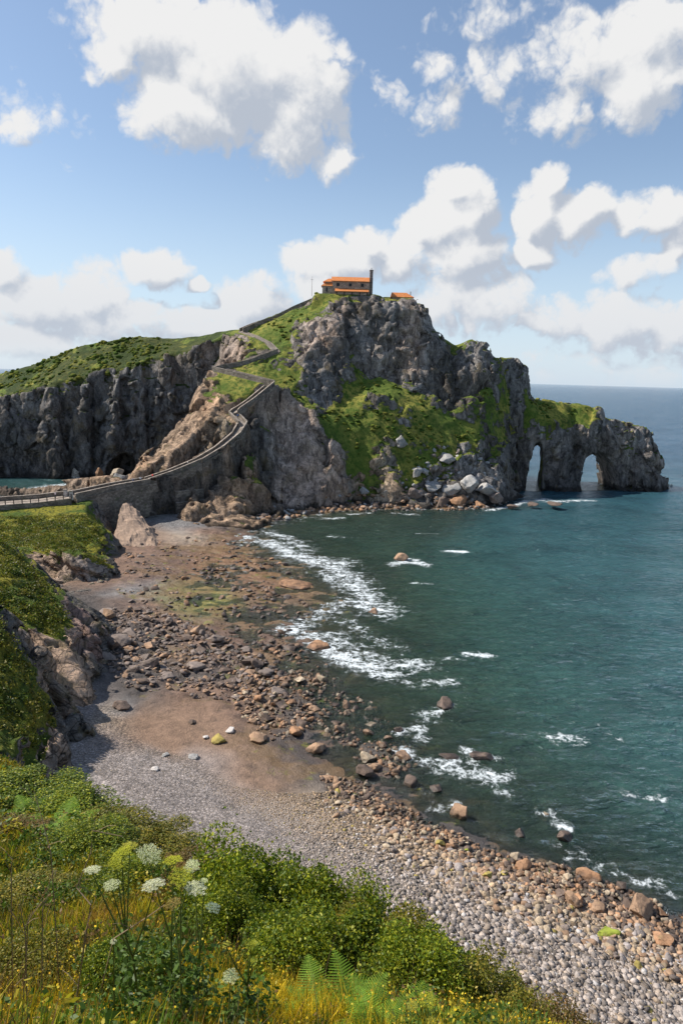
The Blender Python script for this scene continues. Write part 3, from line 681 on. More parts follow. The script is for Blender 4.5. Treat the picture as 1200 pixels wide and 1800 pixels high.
f = np.maximum(f, (zs2[None, None, :].astype(np.float32) - hm[..., None] - .7) * .8).astype(np.float32)
f[:, :, 0] = np.maximum(f[:, :, 0], .5); f[0] = .5; f[-1] = np.maximum(f[-1], .5); f[:, 0] = np.maximum(f[:, 0], .5); f[:, -1] = np.maximum(f[:, -1], .5)
V, Q = surface_nets(f, org2, VX2); del f
V, Q = main_piece(V, Q, 3000)
Dv = bil(D2, xs2, ys2, V[:, 0], V[:, 1])
def headland_mat():
    m, t = new_mat('headland_rock')
    g = t.n('ShaderNodeNewGeometry'); P = g.outputs['Position']; N = t.n('ShaderNodeSeparateXYZ'); t.set(N, 0, g.outputs['Normal'])
    veg = t.attr('veg').outputs['Fac']; tint = t.attr('tint').outputs['Color']
    sp = t.n('ShaderNodeSeparateXYZ'); t.set(sp, 0, P)
    bed = t.m('ADD', t.m('MULTIPLY', sp.outputs[0], .55), t.m('ADD', t.m('MULTIPLY', sp.outputs[1], -.25), t.m('MULTIPLY', sp.outputs[2], .95)))
    bed = t.m('ADD', bed, t.m('MULTIPLY', t.noise(P, .25, 4, .6), 1.6))
    cb = t.n('ShaderNodeCombineXYZ'); t.set(cb, 0, t.m('MULTIPLY', sp.outputs[0], .15)); t.set(cb, 1, t.m('MULTIPLY', sp.outputs[1], .15)); t.set(cb, 2, bed)
    lay = t.noise(cb.outputs[0], 2.2, 5, .6)
    n1 = t.noise(P, .7, 8, .65); n2 = t.noise(P, 4, 5, .7)
    cr = t.vor(cb.outputs[0], .9, 'DISTANCE_TO_EDGE').outputs[0]
    v = t.m('MULTIPLY', t.mr(lay, .3, .7, .5, 1.5, False), t.mr(n1, .28, .72, .5, 1.5, False)); v = t.m('MULTIPLY', v, t.mr(cr, 0, .05, .3, 1)); v = t.m('MULTIPLY', v, t.mr(t.vor(t.vm('ADD', P, t.vm('SCALE', cb.outputs[0], sc=.6)), .34, 'DISTANCE_TO_EDGE').outputs[0], 0, .035, .25, 1)); v = t.m('MULTIPLY', v, t.mr(n2, .3, .7, .75, 1.25, False))
    rock = t.vm('SCALE', tint, sc=v)
    rock = t.mix(t.mr(t.noise(P, .3, 5, .6), .52, .62, 0, .5), rock, (.15, .12, .055))
    g2 = t.noise(P, 1.2, 8, .72); g1 = t.noise(P, .16, 4, .6)
    grass = t.mix(t.mr(g1, .42, .58), (.09, .14, .016), (.28, .25, .025))
    grass = t.mix(t.mr(g2, .48, .62), grass, (.035, .06, .012)); grass = t.mix(t.mr(g2, .40, .28), grass, (.23, .20, .03))
    gf = t.m('ADD', veg, t.m('MULTIPLY', t.m('SUBTRACT', t.noise(P, .5, 8, .68), .5), 1.1)); gf = t.m('ADD', gf, t.m('MULTIPLY', t.m('SUBTRACT', N.outputs[2], .55), .7)); gf = t.mr(gf, .47, .58)
    hh = t.n('ShaderNodeMix'); t.set(hh, 0, gf); t.set(hh, 2, t.m('ADD', t.m('MULTIPLY', lay, .7), t.m('MULTIPLY', n1, .7))); t.set(hh, 3, t.m('ADD', g2, t.m('MULTIPLY', n2, .3)))
    out(t, principled(t, t.mix(gf, rock, grass), .9, t.bump(hh.outputs[0], 1., 1.1), .25)); return m
M_HEAD = headland_mat()
mesh_np('headland_hill', V, Q, M_HEAD, True, {'veg': Dv[:, 1], 'tint': Dv[:, 2:5]})['kind'] = 'structure'
print('headland', len(V))

# ------------------------------------------------------------------ sea
def sea_axis(lo, hi, step, far):
    a = list(np.arange(lo, hi + step / 2, step)); s = step; x = a[-1]; r = []
    while x < far: s *= 1.35; x += s; r.append(x)
    s = step; x = lo; l = []
    while x > -far: s *= 1.35; x -= s; l.append(x)
    return np.array(l[::-1] + a + r)
sx = sea_axis(-110, 150, .5, 40000); sy = sea_axis(40, 320, .42, 70000); sy = sy[sy > -3000]
sX, sY = np.meshgrid(sx, sy, indexing='ij')
dep = -bil(BH, bxs, bys, sX, sY)
outm = (sX < bxs[0]) | (sX > bxs[-1]) | (sY < bys[0]) | (sY > bys[-1])
dep = np.where(outm, 12, dep)
hi_ = bil(D[..., 0], xs, ys, sX, sY); ini = (sX > xs[0]) & (sX < xs[-1]) & (sY > ys[0]) & (sY < ys[-1])
dep = np.where(ini, np.minimum(dep, np.maximum(-hi_ * .8, -1)), dep)
foam = np.zeros_like(sX, dtype=np.float32); FO = [  # px, py ... polyline on the water, half width m, strength
 ([(418,942),(450,950),(490,962),(520,978),(560,990),(600,990)],4.0,1.),([(470,935),(500,945),(540,965)],3,.85),
 ([(560,985),(590,1000),(620,1020),(640,1050),(670,1075)],4,1.),([(570,1010),(610,1040)],2.5,.8),([(635,1065),(680,1075)],1.8,1.1),([(600,1060),(560,1085),(515,1100)],2.8,.85),
 ([(508,1105),(540,1120),(575,1140),(620,1165),(680,1185)],2.8,1.1),([(590,1120),(640,1150),(690,1170),(740,1170)],2.6,.9),([(600,1090),(640,1110),(700,1140)],2.2,.6),
 ([(690,1195),(735,1205),(800,1200)],1.3,.75),([(700,1290),(735,1280),(740,1300)],1.,1.),([(705,1320),(730,1335),(765,1338)],1.2,.9),([(790,1345),(830,1355),(870,1368)],1.9,.95),([(820,1320),(860,1332)],.9,1.2),([(745,1262),(780,1245)],1.4,.7),
 ([(690,992),(720,985),(748,993)],1.7,1.1),([(785,968),(815,970)],1.2,1.3),([(725,1025),(752,1025)],1.,.8),([(822,1150),(855,1153)],1.1,1.2),([(785,1158),(805,1160)],.8,.9),([(970,1293),(1020,1300)],1.3,.9),([(1050,1275),(1090,1300)],.5,.6),
 ([(560,912),(605,910)],1.5,.8),([(610,905),(650,902)],1,.8),([(690,902),(735,905)],1.2,.8),([(575,943),(625,945)],.8,.7),([(735,938),(770,938)],.6,.7),
 ([(860,897),(900,890),(925,880),(960,878)],1.8,1.),([(960,882),(1035,879)],2.,1.),([(880,880),(915,875)],1.5,.8),([(1010,858),(1062,850)],1.2,.7),
 ([(60,858),(110,852),(150,848)],3,1.1),([(20,870),(60,872)],1.2,.8),([(130,838),(160,842)],2,.9),
 ([(1100,1400),(1160,1410)],1.,.7),([(1000,1500),(1080,1530),(1200,1580)],1.4,.62),([(985,1450),(1000,1455)],.6,1.1),([(765,1420),(800,1412)],.8,.8),([(955,1432),(975,1430)],.6,1.),([(1130,1405),(1165,1408)],.5,1.1),([(660,1340),(700,1350)],1.,.5),([(870,1390),(900,1396)],.8,.7),([(840,1520),(900,1540)],1,.4)]
near = (sX > -150) & (sX < 150) & (sY > 30) & (sY < 320)
for pts, wd, stg in FO:
    W_ = [atz(px, py, 0) for px, py in pts]
    for a, b in zip(W_[:-1], W_[1:]):
        i0, i1 = np.searchsorted(sx, [min(a[0], b[0]) - 3 * wd, max(a[0], b[0]) + 3 * wd]); j0, j1 = np.searchsorted(sy, [min(a[1], b[1]) - 3 * wd, max(a[1], b[1]) + 3 * wd])
        d, _ = seg_dist(sX[i0:i1, j0:j1], sY[i0:i1, j0:j1], a, b)
        foam[i0:i1, j0:j1] = np.maximum(foam[i0:i1, j0:j1], stg * (.95 if wd > 1.6 else .9) * np.exp(-(d / (wd * 1.25))**2 * .9))
shal = np.exp(-np.clip((dep - .15) / .45, 0, 9)**2) * smooth(-.25, .0, dep) * near
farl = smooth(-45, 20, sX * .9 + (sY - 100) * .1)
foam = np.maximum(foam, .50 * shal * (.25 + .75 * smooth(120, 205, sY) + .35 * smooth(8, 25, sX)))
# chop: real displacement of the surface by short waves, fading with distance
wv = np.zeros_like(sX)
nn = near & (sY < 316)
wa = sX[nn].astype(np.float32); wb = sY[nn].astype(np.float32); wd_ = fbm(wa / 9, wb / 9, np.zeros_like(wa), 2)
wav = fbm(wa / 5.5 + wd_, wb / 2.6 + wd_, np.zeros_like(wa) + .4, 4, False, .62) * .34 + fbm(wa / 16, wb / 8, np.zeros_like(wa) + 9.4, 2) * .28
wv[nn] = wav * smooth(.1, 1.6, dep[nn]) * smooth(316, 290, wb) * smooth(-110, -100, wa) * smooth(150, 140, wa)
def water_mat():
    m, t = new_mat('sea_water'); g = t.n('ShaderNodeNewGeometry'); P = g.outputs['Position']
    dp = t.attr('depth').outputs['Fac']; fo = t.attr('foam').outputs['Fac']
    sp = t.n('ShaderNodeSeparateXYZ'); t.set(sp, 0, P)
    Pw = t.scale(P, .55, 1.15, 1)
    w1 = t.noise(Pw, .22, 4, .6, .4); w2 = t.noise(Pw, .62, 5, .7, .6); w3 = t.noise(Pw, 3.2, 3, .6)
    sw = t.noise(t.scale(P, .3, 1.2, 1), .05, 3, .5)
    gust = t.mr(t.noise(t.scale(P, .6, 1.3, 1), .018, 5, .6), .38, .62)
    dist = t.m('MULTIPLY', sp.outputs[1], .001)
    h = t.m('ADD', t.m('ADD', t.m('MULTIPLY', w1, 2.3), t.m('MULTIPLY', w2, t.mr(gust, 0, 1, .75, 1.5, False))), t.m('ADD', t.m('MULTIPLY', w3, .16), t.m('MULTIPLY', sw, 3.)))
    N = t.bump(h, 1., .8)
    patch = t.noise(P, .05, 5, .65)
    farf = t.mr(sp.outputs[1], 120, 520)
    rightf = t.mr(sp.outputs[0], -5, 70)
    body = t.mix(rightf, (.034, .078, .050), (.038, .100, .104))
    body = t.mix(farf, body, (.026, .080, .135))
    shoal = t.m('MULTIPLY', t.mr(t.m('ADD', dp, t.m('MULTIPLY', patch, 2.5)), 2.0, 5.0, 1, 0), .6)
    body = t.mix(shoal, body, (.036, .050, .030))
    body = t.mix(t.mr(patch, .46, .62, 0, .6), body, t.vm('MULTIPLY', body, (.62, .60, .62)))
    thick = t.m('SUBTRACT', 1., t.m('EXPONENT', t.m('MULTIPLY', t.m('MAXIMUM', dp, 0.), -.9)))
    dif = t.n('ShaderNodeBsdfDiffuse'); t.set(dif, 0, body); t.set(dif, 'Normal', t.bump(h, 1., 1.0))
    tr = t.n('ShaderNodeBsdfTransparent'); tr.inputs[0].default_value = (.80, .92, .88, 1)
    ms = t.n('ShaderNodeMixShader'); t.set(ms, 0, thick); t.set(ms, 1, tr.outputs[0]); t.set(ms, 2, dif.outputs[0])
    gl = t.n('ShaderNodeBsdfGlossy'); gl.inputs['Roughness'].default_value = .10; t.set(gl, 'Normal', N); gl.inputs[0].default_value = (.9, .95, 1, 1)
    fr = t.n('ShaderNodeFresnel'); fr.inputs[0].default_value = 1.33; t.set(fr, 'Normal', N)
    m2 = t.n('ShaderNodeMixShader'); t.set(m2, 0, t.m('MULTIPLY', fr.outputs[0], .92)); t.set(m2, 1, ms.outputs[0]); t.set(m2, 2, gl.outputs[0])
    # foam: lacy pattern
    wp_ = t.n('ShaderNodeTexNoise', i_Scale=.6, i_Detail=4.); t.set(wp_, 'Vector', P)
    wpos = t.vm('ADD', P, t.vm('SCALE', wp_.outputs['Color'], sc=3.2))
    lace = t.vor(wpos, .85, 'DISTANCE_TO_EDGE').outputs[0]; lace2 = t.vor(wpos, 2.4, 'DISTANCE_TO_EDGE').outputs[0]
    fn = t.noise(P, .8, 8, .7); fn2 = t.noise(t.scale(P, .7, 1.3, 1), .28, 6, .65)
    fv = t.m('ADD', fo, t.m('MULTIPLY', t.m('SUBTRACT', fn, .5), 2.6)); fv = t.m('ADD', fv, t.m('MULTIPLY', t.m('SUBTRACT', fn2, .5), 2.2))
    fv = t.m('SUBTRACT', fv, t.m('ADD', t.m('MULTIPLY', lace, 1.3), t.m('MULTIPLY', lace2, .9)))
    fv = t.m('MULTIPLY', t.mr(fv, .22, 1.15), t.mr(fo, .03, .25))
    cap = t.m('MULTIPLY', t.mr(t.noise(t.scale(P, .5, 1.4, 1), .35, 6, .7), .735, .77), t.mr(gust, .2, .9, 0, .6))
    fv = t.m('MAXIMUM', fv, cap)
    fd = t.n('ShaderNodeBsdfDiffuse'); fd.inputs[0].default_value = (.64, .68, .69, 1)
    m3 = t.n('ShaderNodeMixShader'); t.set(m3, 0, fv); t.set(m3, 1, m2.outputs[0]); t.set(m3, 2, fd.outputs[0])
    out(t, m3.outputs[0]); return m
M_SEA = water_mat()
mesh_np('sea', np.stack([sX.ravel(), sY.ravel(), wv.ravel()], 1), gridfaces(len(sx), len(sy)), M_SEA, True, {'depth': dep.ravel(), 'foam': foam.ravel()})['kind'] = 'structure'
print('sea', sX.size)
# ------------------------------------------------------------------ masonry, paths and buildings
def stone_mat(name, base, sc=1.3, joint=.55, gray=.2):
    m, t = new_mat(name); P = t.n('ShaderNodeNewGeometry').outputs['Position']
    vo = t.vor(t.scale(P, .8, .8, 1.5), sc); ed = t.vor(t.scale(P, .8, .8, 1.5), sc, 'DISTANCE_TO_EDGE').outputs[0]
    sc_ = t.n('ShaderNodeSeparateColor'); t.set(sc_, 0, vo.outputs['Color'])
    n = t.noise(P, .35, 6, .65); n2 = t.noise(P, 5, 4, .7)
    v = t.m('MULTIPLY', t.mr(sc_.outputs[0], 0, 1, .68, 1.32, False), t.mr(ed, 0, .07, joint, 1)); v = t.m('MULTIPLY', v, t.mr(n, .3, .7, .65, 1.3, False))
    v = t.m('MULTIPLY', v, t.mr(n2, .3, .7, .85, 1.15, False))
    col = t.vm('SCALE', (base[0], base[1], base[2]), sc=v); col = t.mix(t.mr(t.noise(P, .5, 5, .7), .56, .68, 0, .6), col, (.10, .11, .05))
    out(t, principled(t, col, .9, t.bump(t.m('ADD', ed, t.m('MULTIPLY', n2, .3)), .6, .25), .2)); return m
def plain_mat(name, col, rough=.8, var=.25, sc=3., spec=.3, obj_tint=False):
    m, t = new_mat(name); P = t.n('ShaderNodeTexCoord').outputs['Object']
    n = t.noise(P, sc, 6, .65)
    c = t.vm('SCALE', t.n('ShaderNodeObjectInfo').outputs['Color'] if obj_tint else (col[0], col[1], col[2]), sc=t.mr(n, .25, .75, 1 - var, 1 + var, False))
    out(t, principled(t, c, rough, t.bump(n, .3, .05), spec)); return m
M_MAS = stone_mat('rubble_masonry', (.21, .175, .14)); M_CAP = stone_mat('coping_stone', (.34, .285, .235), 2.2, .8); M_DECK = stone_mat('path_paving', (.29, .24, .195), 2.5, .8)
M_CHW = stone_mat('chapel_stone', (.40, .30, .23), 2.4, .75); M_TW = stone_mat('tower_stone', (.22, .17, .14), 2.4, .8)
M_WOOD = plain_mat('dark_timber', (.06, .045, .035), .8); M_DARK = plain_mat('dark_opening', (.012, .012, .014), .3); M_PLAS = plain_mat('pale_render', (.5, .45, .4))
def roof_mat():
    m, t = new_mat('roof_tiles'); P = t.n('ShaderNodeTexCoord').outputs['Object']
    w = t.n('ShaderNodeTexWave', wave_type='BANDS', bands_direction='X'); t.set(w, 0, P); w.inputs['Scale'].default_value = 1.3
    n = t.noise(P, 1.2, 6, .7); c = t.mix(t.mr(n, .35, .65), (.52, .16, .045), (.62, .25, .09)); c = t.mix(t.mr(t.noise(P, 3, 5, .7), .58, .68, 0, .6), c, (.38, .15, .06))
    out(t, principled(t, c, .85, t.bump(w.outputs[1], .5, .08), .2)); return m
M_ROOF = roof_mat()

class MB:
    def __init__(s): s.v = []; s.f = []
    def quadstrip(s, rows):          # rows of equal numbers of points, joined round and round, closed at the ends
        k = len(rows[0]); b = len(s.v)
        for r in rows: s.v += [tuple(p) for p in r]
        for i in range(len(rows) - 1):
            for j in range(k):
                s.f.append((b + i * k + j, b + i * k + (j + 1) % k, b + (i + 1) * k + (j + 1) % k, b + (i + 1) * k + j))
        s.f.append(tuple(b + j for j in range(k))[::-1]); s.f.append(tuple(b + (len(rows) - 1) * k + j for j in range(k)))
    def box(s, x0, x1, y0, y1, z0, z1):
        s.quadstrip([[(x0, y0, z0), (x1, y0, z0), (x1, y1, z0), (x0, y1, z0)], [(x0, y0, z1), (x1, y0, z1), (x1, y1, z1), (x0, y1, z1)]])
    def tube(s, pts, r, k=6):
        rows = []; pts = [Vector(p) for p in pts]
        rr = r if isinstance(r, (list, tuple, np.ndarray)) else [r] * len(pts)
        for i, p in enumerate(pts):
            d = (pts[min(i + 1, len(pts) - 1)] - pts[max(i - 1, 0)]).normalized()
            a = d.cross(Vector((0, 0, 1)) if abs(d.z) < .95 else Vector((1, 0, 0))).normalized(); b = d.cross(a)
            rows.append([tuple(p + (a * math.cos(q) + b * math.sin(q)) * rr[i]) for q in [2 * math.pi * j / k for j in range(k)]])
        s.quadstrip(rows)
    def build(s, name, mat, parent=None, smooth_=False):
        me = bpy.data.meshes.new(name); me.from_pydata(s.v, [], s.f); me.validate()
        import bmesh
        bm = bmesh.new(); bm.from_mesh(me); bmesh.ops.recalc_face_normals(bm, faces=bm.faces); bm.to_mesh(me); bm.free()
        if smooth_: me.polygons.foreach_set('use_smooth', np.ones(len(me.polygons), bool))
        me.materials.append(mat); o = bpy.data.objects.new(name, me); COL.objects.link(o)
        if parent: o.parent = parent
        return o
def resample(P, step):
    P = np.asarray(P); s = np.concatenate([[0], np.cumsum(np.linalg.norm(np.diff(P, axis=0), axis=1))])
    n = max(2, int(s[-1] / step) + 1); t = np.linspace(0, s[-1], n)
    return np.stack([np.interp(t, s, P[:, i]) for i in range(3)], 1)
def sweep(P, d0, d1, zt, zb, name, mat, parent, wob=.0):
    """wall along P between lateral offsets d0, d1; zt / zb: heights over P or absolute arrays"""
    A = offs(P, d0); B = offs(P, d1); mb = MB()
    T = P[:, 2] + zt if np.isscalar(zt) else zt; Bt = P[:, 2] + zb if np.isscalar(zb) else zb
    rows = []
    for i in range(len(P)):
        w = random.uniform(-wob, wob)
        rows.append([(A[i][0], A[i][1], Bt[i]), (B[i][0], B[i][1], Bt[i]), (B[i][0], B[i][1], T[i] + w), (A[i][0], A[i][1], T[i] + w)])
    mb.quadstrip(rows); return mb.build(name, mat, parent)
random.seed(3)
def island_z(x, y): return bil(hI, xs, ys, np.asarray(x), np.asarray(y))
def ground_under(x, y):
    a = bil(hI, xs, ys, x, y); b = bil(BH, bxs, bys, x, y); inn = (y > 198)
    return np.maximum(np.where(inn, a, -9), b)
def stair(name, i0, i1, label, right_wall=True, left_par=True, group=None, wall_h=.95, cat='stairway'):
    P = resample(PATH[i0:i1 + 1], 1.6)
    root = empty(name, tuple(P[0])); tag(root, label, cat, group)
    inv = P - P[0]; 
    sweep(inv, -1.3, 1.3, .02, -.8, 'paving', M_DECK, root)
    for s_, on in ((-1, left_par), (1, True)):
        if not on: continue
        a, b = (1.3, 1.75) if s_ > 0 else (-1.75, -1.3)
        sweep(inv, a, b, wall_h, -1.2, 'parapet', M_MAS, root, .03)
        sweep(inv, a - .06, b + .06, wall_h + .16, wall_h + .03, 'coping', M_CAP, root)
    if right_wall:
        R1 = offs(P, 4.2); zb = np.minimum(ground_under(R1[:, 0], R1[:, 1]), P[:, 2] - 1.5) - 1.5
        sweep(inv, 1.32, 2.15, -.35, zb - P[0][2], 'retaining_wall', M_MAS, root)
    return root
# causeway: from the mainland platform over to the foot of the stairs
e0 = PATH[0]; M0 = aty(60, 883, 176.5); M1 = aty(-120, 893, 172)
CW = np.array([M1, [M0[0], M0[1] + 2.6, M0[2]], [e0[0] - 2, e0[1] - 3.5, e0[2] - .2], e0, PATH[1], PATH[2]])
P = resample(CW[2:], 1.5)
root = empty('stone_causeway', tuple(P[0])); tag(root, 'dark rubble stone causeway wall carrying the path from the mainland platform to the stairs', 'causeway')
inv = P - P[0]
sweep(inv, -1.6, 1.6, .02, -.8, 'paving', M_DECK, root)
sweep(inv, -2.1, -1.6, .9, -9., 'parapet', M_MAS, root); sweep(inv, 1.6, 2.1, .9, -1.5, 'parapet', M_MAS, root)
sweep(inv, 1.54, 2.16, 1.06, .93, 'coping', M_CAP, root); sweep(inv, -2.16, -1.54, 1.06, .93, 'coping', M_CAP, root)
zb = np.full(len(P), -1.2) - P[0][2]
sweep(inv, -1.58, 2.5, -.4, zb, 'retaining_wall', M_MAS, root)
P = resample(CW[:3], 1.5); root = empty('stone_platform', tuple(P[0])); tag(root, 'paved viewing platform on a low masonry wall above the grassy headland', 'platform')
inv = P - P[0]
sweep(inv, -3.2, 3.2, .02, -.8, 'paving', M_DECK, root)
sweep(inv, -3.7, -3.2, 1.0, -6., 'parapet', M_MAS, root, .04); sweep(inv, -3.76, -3.14, 1.16, 1.03, 'coping', M_CAP, root)
sweep(inv, 3.2, 3.8, .12, -4.2, 'retaining_wall', M_MAS, root)
# timber railing along the platform's edge
R = offs(P, 3.45); rl = empty('timber_railing', tuple(R[0])); tag(rl, 'low dark timber railing along the edge of the viewing platform', 'railing')
Rr = resample(R, 2.0) - R[0]
for p in Rr:
    mb = MB(); mb.box(p[0] - .09, p[0] + .09, p[1] - .09, p[1] + .09, p[2] + .1, p[2] + 1.25); mb.build('post', M_WOOD, rl)
for h in (.62, 1.12):
    mb = MB(); mb.tube([(q[0], q[1], q[2] + h) for q in Rr], .055); mb.build('rail', M_WOOD, rl)
# end wall of the platform with pale gate pillars
cn = offs(P, 2.6)[-1]
for k, (dx, dy, hh, lab) in enumerate(((0, 0, 1.9, 'pale square gate pillar at the end of the platform, nearer the railing'), (-2.6, 2.8, 1.7, 'pale square gate pillar at the platform end, beside the sea side parapet'))):
    r_ = empty('gate_pillar', (cn[0] + dx, cn[1] + dy, cn[2])); tag(r_, lab, 'pillar', 'gate pillars of the platform')
    mb = MB(); mb.box(-.4, .4, -.4, .4, -.5, hh); mb.build('shaft', M_PLAS, r_); mb = MB(); mb.box(-.52, .52, -.52, .52, hh, hh + .2); mb.build('cap', M_CAP, r_)
# stairs
stair('stone_stairway', 2, 4, 'first flight of walled stairs rising behind the stepped retaining wall', True)
stair('stone_stairway', 4, 7, 'second flight of walled stairs climbing over the dark shaded wall', True)
stair('stone_stairway', 7, 10, 'narrow walled stairs bending round the head of the brown spur', True)
stair('stone_stairway', 10, 12, 'short walled flight climbing leftwards across the grass below the zigzag turn', True, wall_h=1.2)
stair('stone_stairway', 12, 14, 'long dark walled flight rising from the left turn of the zigzag', True, wall_h=1.2)
stair('stone_path', 14, 17, 'pale unwalled path winding up to the saddle', False, False, None, .12, 'path')
stair('stone_stairway', 17, 21, 'walled stairs along the skyline up to the chapel', True, wall_h=1.3)
# stepped buttress shelves on the retaining wall above the small cove
P = resample(PATH[3:5], 1.6); rt_ = empty('stepped_buttress', tuple(P[0])); tag(rt_, 'stepped stone buttress of three ledges below the first stairs, over the cove', 'buttress')
inv = P - P[0]
for k, (z0, w) in enumerate(((9.0, 3.0), (5.6, 4.0), (2.4, 5.0))):
    zt = np.full(len(P), z0) - P[0][2]
    sweep(inv, 2.1 + k * .003, w, zt, np.full(len(P), -.5) - P[0][2], 'ledge', M_MAS, rt_)
    sweep(inv, w - .9, w + .1, zt + .14, zt + .01, 'ledge_coping', M_CAP, rt_)

# chapel
ch = empty('chapel', tuple(CH)); tag(ch, 'brown stone chapel with orange tiled roofs and a slab bell tower on the summit', 'chapel')
CB = -2.6
b = MB(); b.box(-6.2, 9.2, -3.6, 3.6, CB, 5.35)
b.quadstrip([[(-6.2, -3.55, 5.35), (-6.2, 3.55, 5.35), (-6.2, 0, 7.2)], [(9.2, -3.55, 5.35), (9.2, 3.55, 5.35), (9.2, 0, 7.2)]]); b.build('nave_wall', M_CHW, ch)
def slab_roof(name, x0, x1, ya, za, yb, zb_, th=.22, mb=None):
    m_ = mb or MB(); m_.quadstrip([[(x0, ya, za), (x0, yb, zb_), (x0, yb, zb_ + th), (x0, ya, za + th)], [(x1, ya, za), (x1, yb, zb_), (x1, yb, zb_ + th), (x1, ya, za + th)]])
    return m_
m_ = slab_roof('', -6.7, 9.15, -4.2, 5.1, 0, 7.25); slab_roof('', -6.7, 9.15, 0, 7.25, 4.2, 5.1, mb=m_); m_.build('main_roof', M_ROOF, ch)
b = MB(); b.box(-4.6, 8.6, -6.0, -3.62, CB, .75); b.build('porch_wall', M_CHW, ch)
slab_roof('', -5.1, 8.9, -6.7, .75, -3.62, 2.15).build('porch_roof', M_ROOF, ch)
for x in (-4.4, -1.2, 2., 5.2, 8.2):
    b = MB(); b.box(x - .18, x + .18, -6.5, -6.15, CB, .8); b.build('porch_post', M_WOOD, ch)
b = MB(); b.box(-10.4, -6.22, -3.0, 3.0, CB, 3.3); b.box(-9.4, -6.22, -2.2, 2.2, 3.3, 5.1); b.build('apse_wall', M_CHW, ch)
b = MB()   # hipped lower roof of the apse, in two tiers
b.quadstrip([[(-10.9, -3.5, 3.3), (-6.22, -3.5, 3.3), (-6.22, 3.5, 3.3), (-10.9, 3.5, 3.3)], [(-9.3, -2.1, 4.7), (-6.22, -2.1, 4.7), (-6.22, 2.1, 4.7), (-9.3, 2.1, 4.7)]]); b.build('lower_apse_roof', M_ROOF, ch)
b = MB(); b.quadstrip([[(-10.2, -2.8, 5.05), (-6.75, -2.8, 5.05), (-6.75, 2.8, 5.05), (-10.2, 2.8, 5.05)], [(-8.0, -.1, 6.6), (-6.75, -.1, 6.6), (-6.75, .1, 6.6), (-8.0, .1, 6.6)]]); b.build('upper_apse_roof', M_ROOF, ch)
b = MB(); b.box(9.22, 10.5, -2.9, 2.9, CB, 6.9); b.box(9.22, 10.5, -1.6, 1.6, 6.9, 10.1); b.build('bell_tower', M_TW, ch)
b = MB(); b.box(9.1, 10.62, -1.75, 1.75, 10.1, 10.35); b.tube([(9.86, 0, 10.35), (9.86, 0, 11.4)], .07); b.box(9.6, 10.1, -.05, .05, 10.95, 11.08); b.build('tower_cross', M_TW, ch)
for x in (-3.9, 1.2, 6.2):
    b = MB(); b.box(x - .62, x + .62, -3.66, -3.58, 3.2, 4.45); w_ = b.build('window', M_DARK, ch)
    b = MB(); b.box(x - .8, x + .8, -3.75, -3.66, 3.0, 3.2); b.box(x - .8, x + .8, -3.75, -3.66, 4.45, 4.65); b.box(x - .8, x - .62, -3.75, -3.66, 3.2, 4.45); b.box(x + .62, x + .8, -3.75, -3.66, 3.2, 4.45); b.build('frame', M_CHW, w_)
b = MB(); b.box(-8.9, -8.2, -3.06, -2.98, 1.0, 2.7); b.build('window', M_DARK, ch)
b = MB(); b.box(1.4, 2.9, -3.68, -3.6, CB, .6); b.build('door', M_WOOD, ch)
# small house to the right of the chapel
s0 = aty(706, 524.5, 300.); sh_ = empty('shelter_house', tuple(s0)); tag(sh_, 'low house with an orange hipped roof on the cliff top beside the chapel', 'house')
b = MB(); b.box(-4.4, 4.2, -2.4, 2.4, -3.4, .3); b.build('wall', M_CHW, sh_)
b = MB(); b.quadstrip([[(-4.9, -3., .2), (4.9, -3., .2), (4.9, 3., .2), (-4.9, 3., .2)], [(-4.4, -.1, 2.3), (1.8, -.1, 2.3), (1.8, .1, 2.3), (-4.4, .1, 2.3)]]); b.build('roof', M_ROOF, sh_)
b = MB(); b.box(1.0, 1.9, -2.46, -2.38, -3.3, -.7); b.build('door', M_WOOD, sh_)
b = MB(); b.box(3.4, 3.8, .6, 1.0, 1., 2.9); b.build('chimney', M_PLAS, sh_)
# mast and rock knob left of the chapel
mp = aty(548, 514, 301); mb = MB(); ms_ = empty('radio_mast', tuple(mp - [0, 0, 1.5])); tag(ms_, 'thin grey mast on the rock knob left of the chapel', 'mast')
mb.tube([(0, 0, 0), (0, 0, 8.)], [.10, .05]); mb.build('pole', M_TW, ms_)
mb = MB(); mb.box(-.5, .5, -.04, .04, 6.6, 6.7); mb.build('aerial', M_TW, ms_)

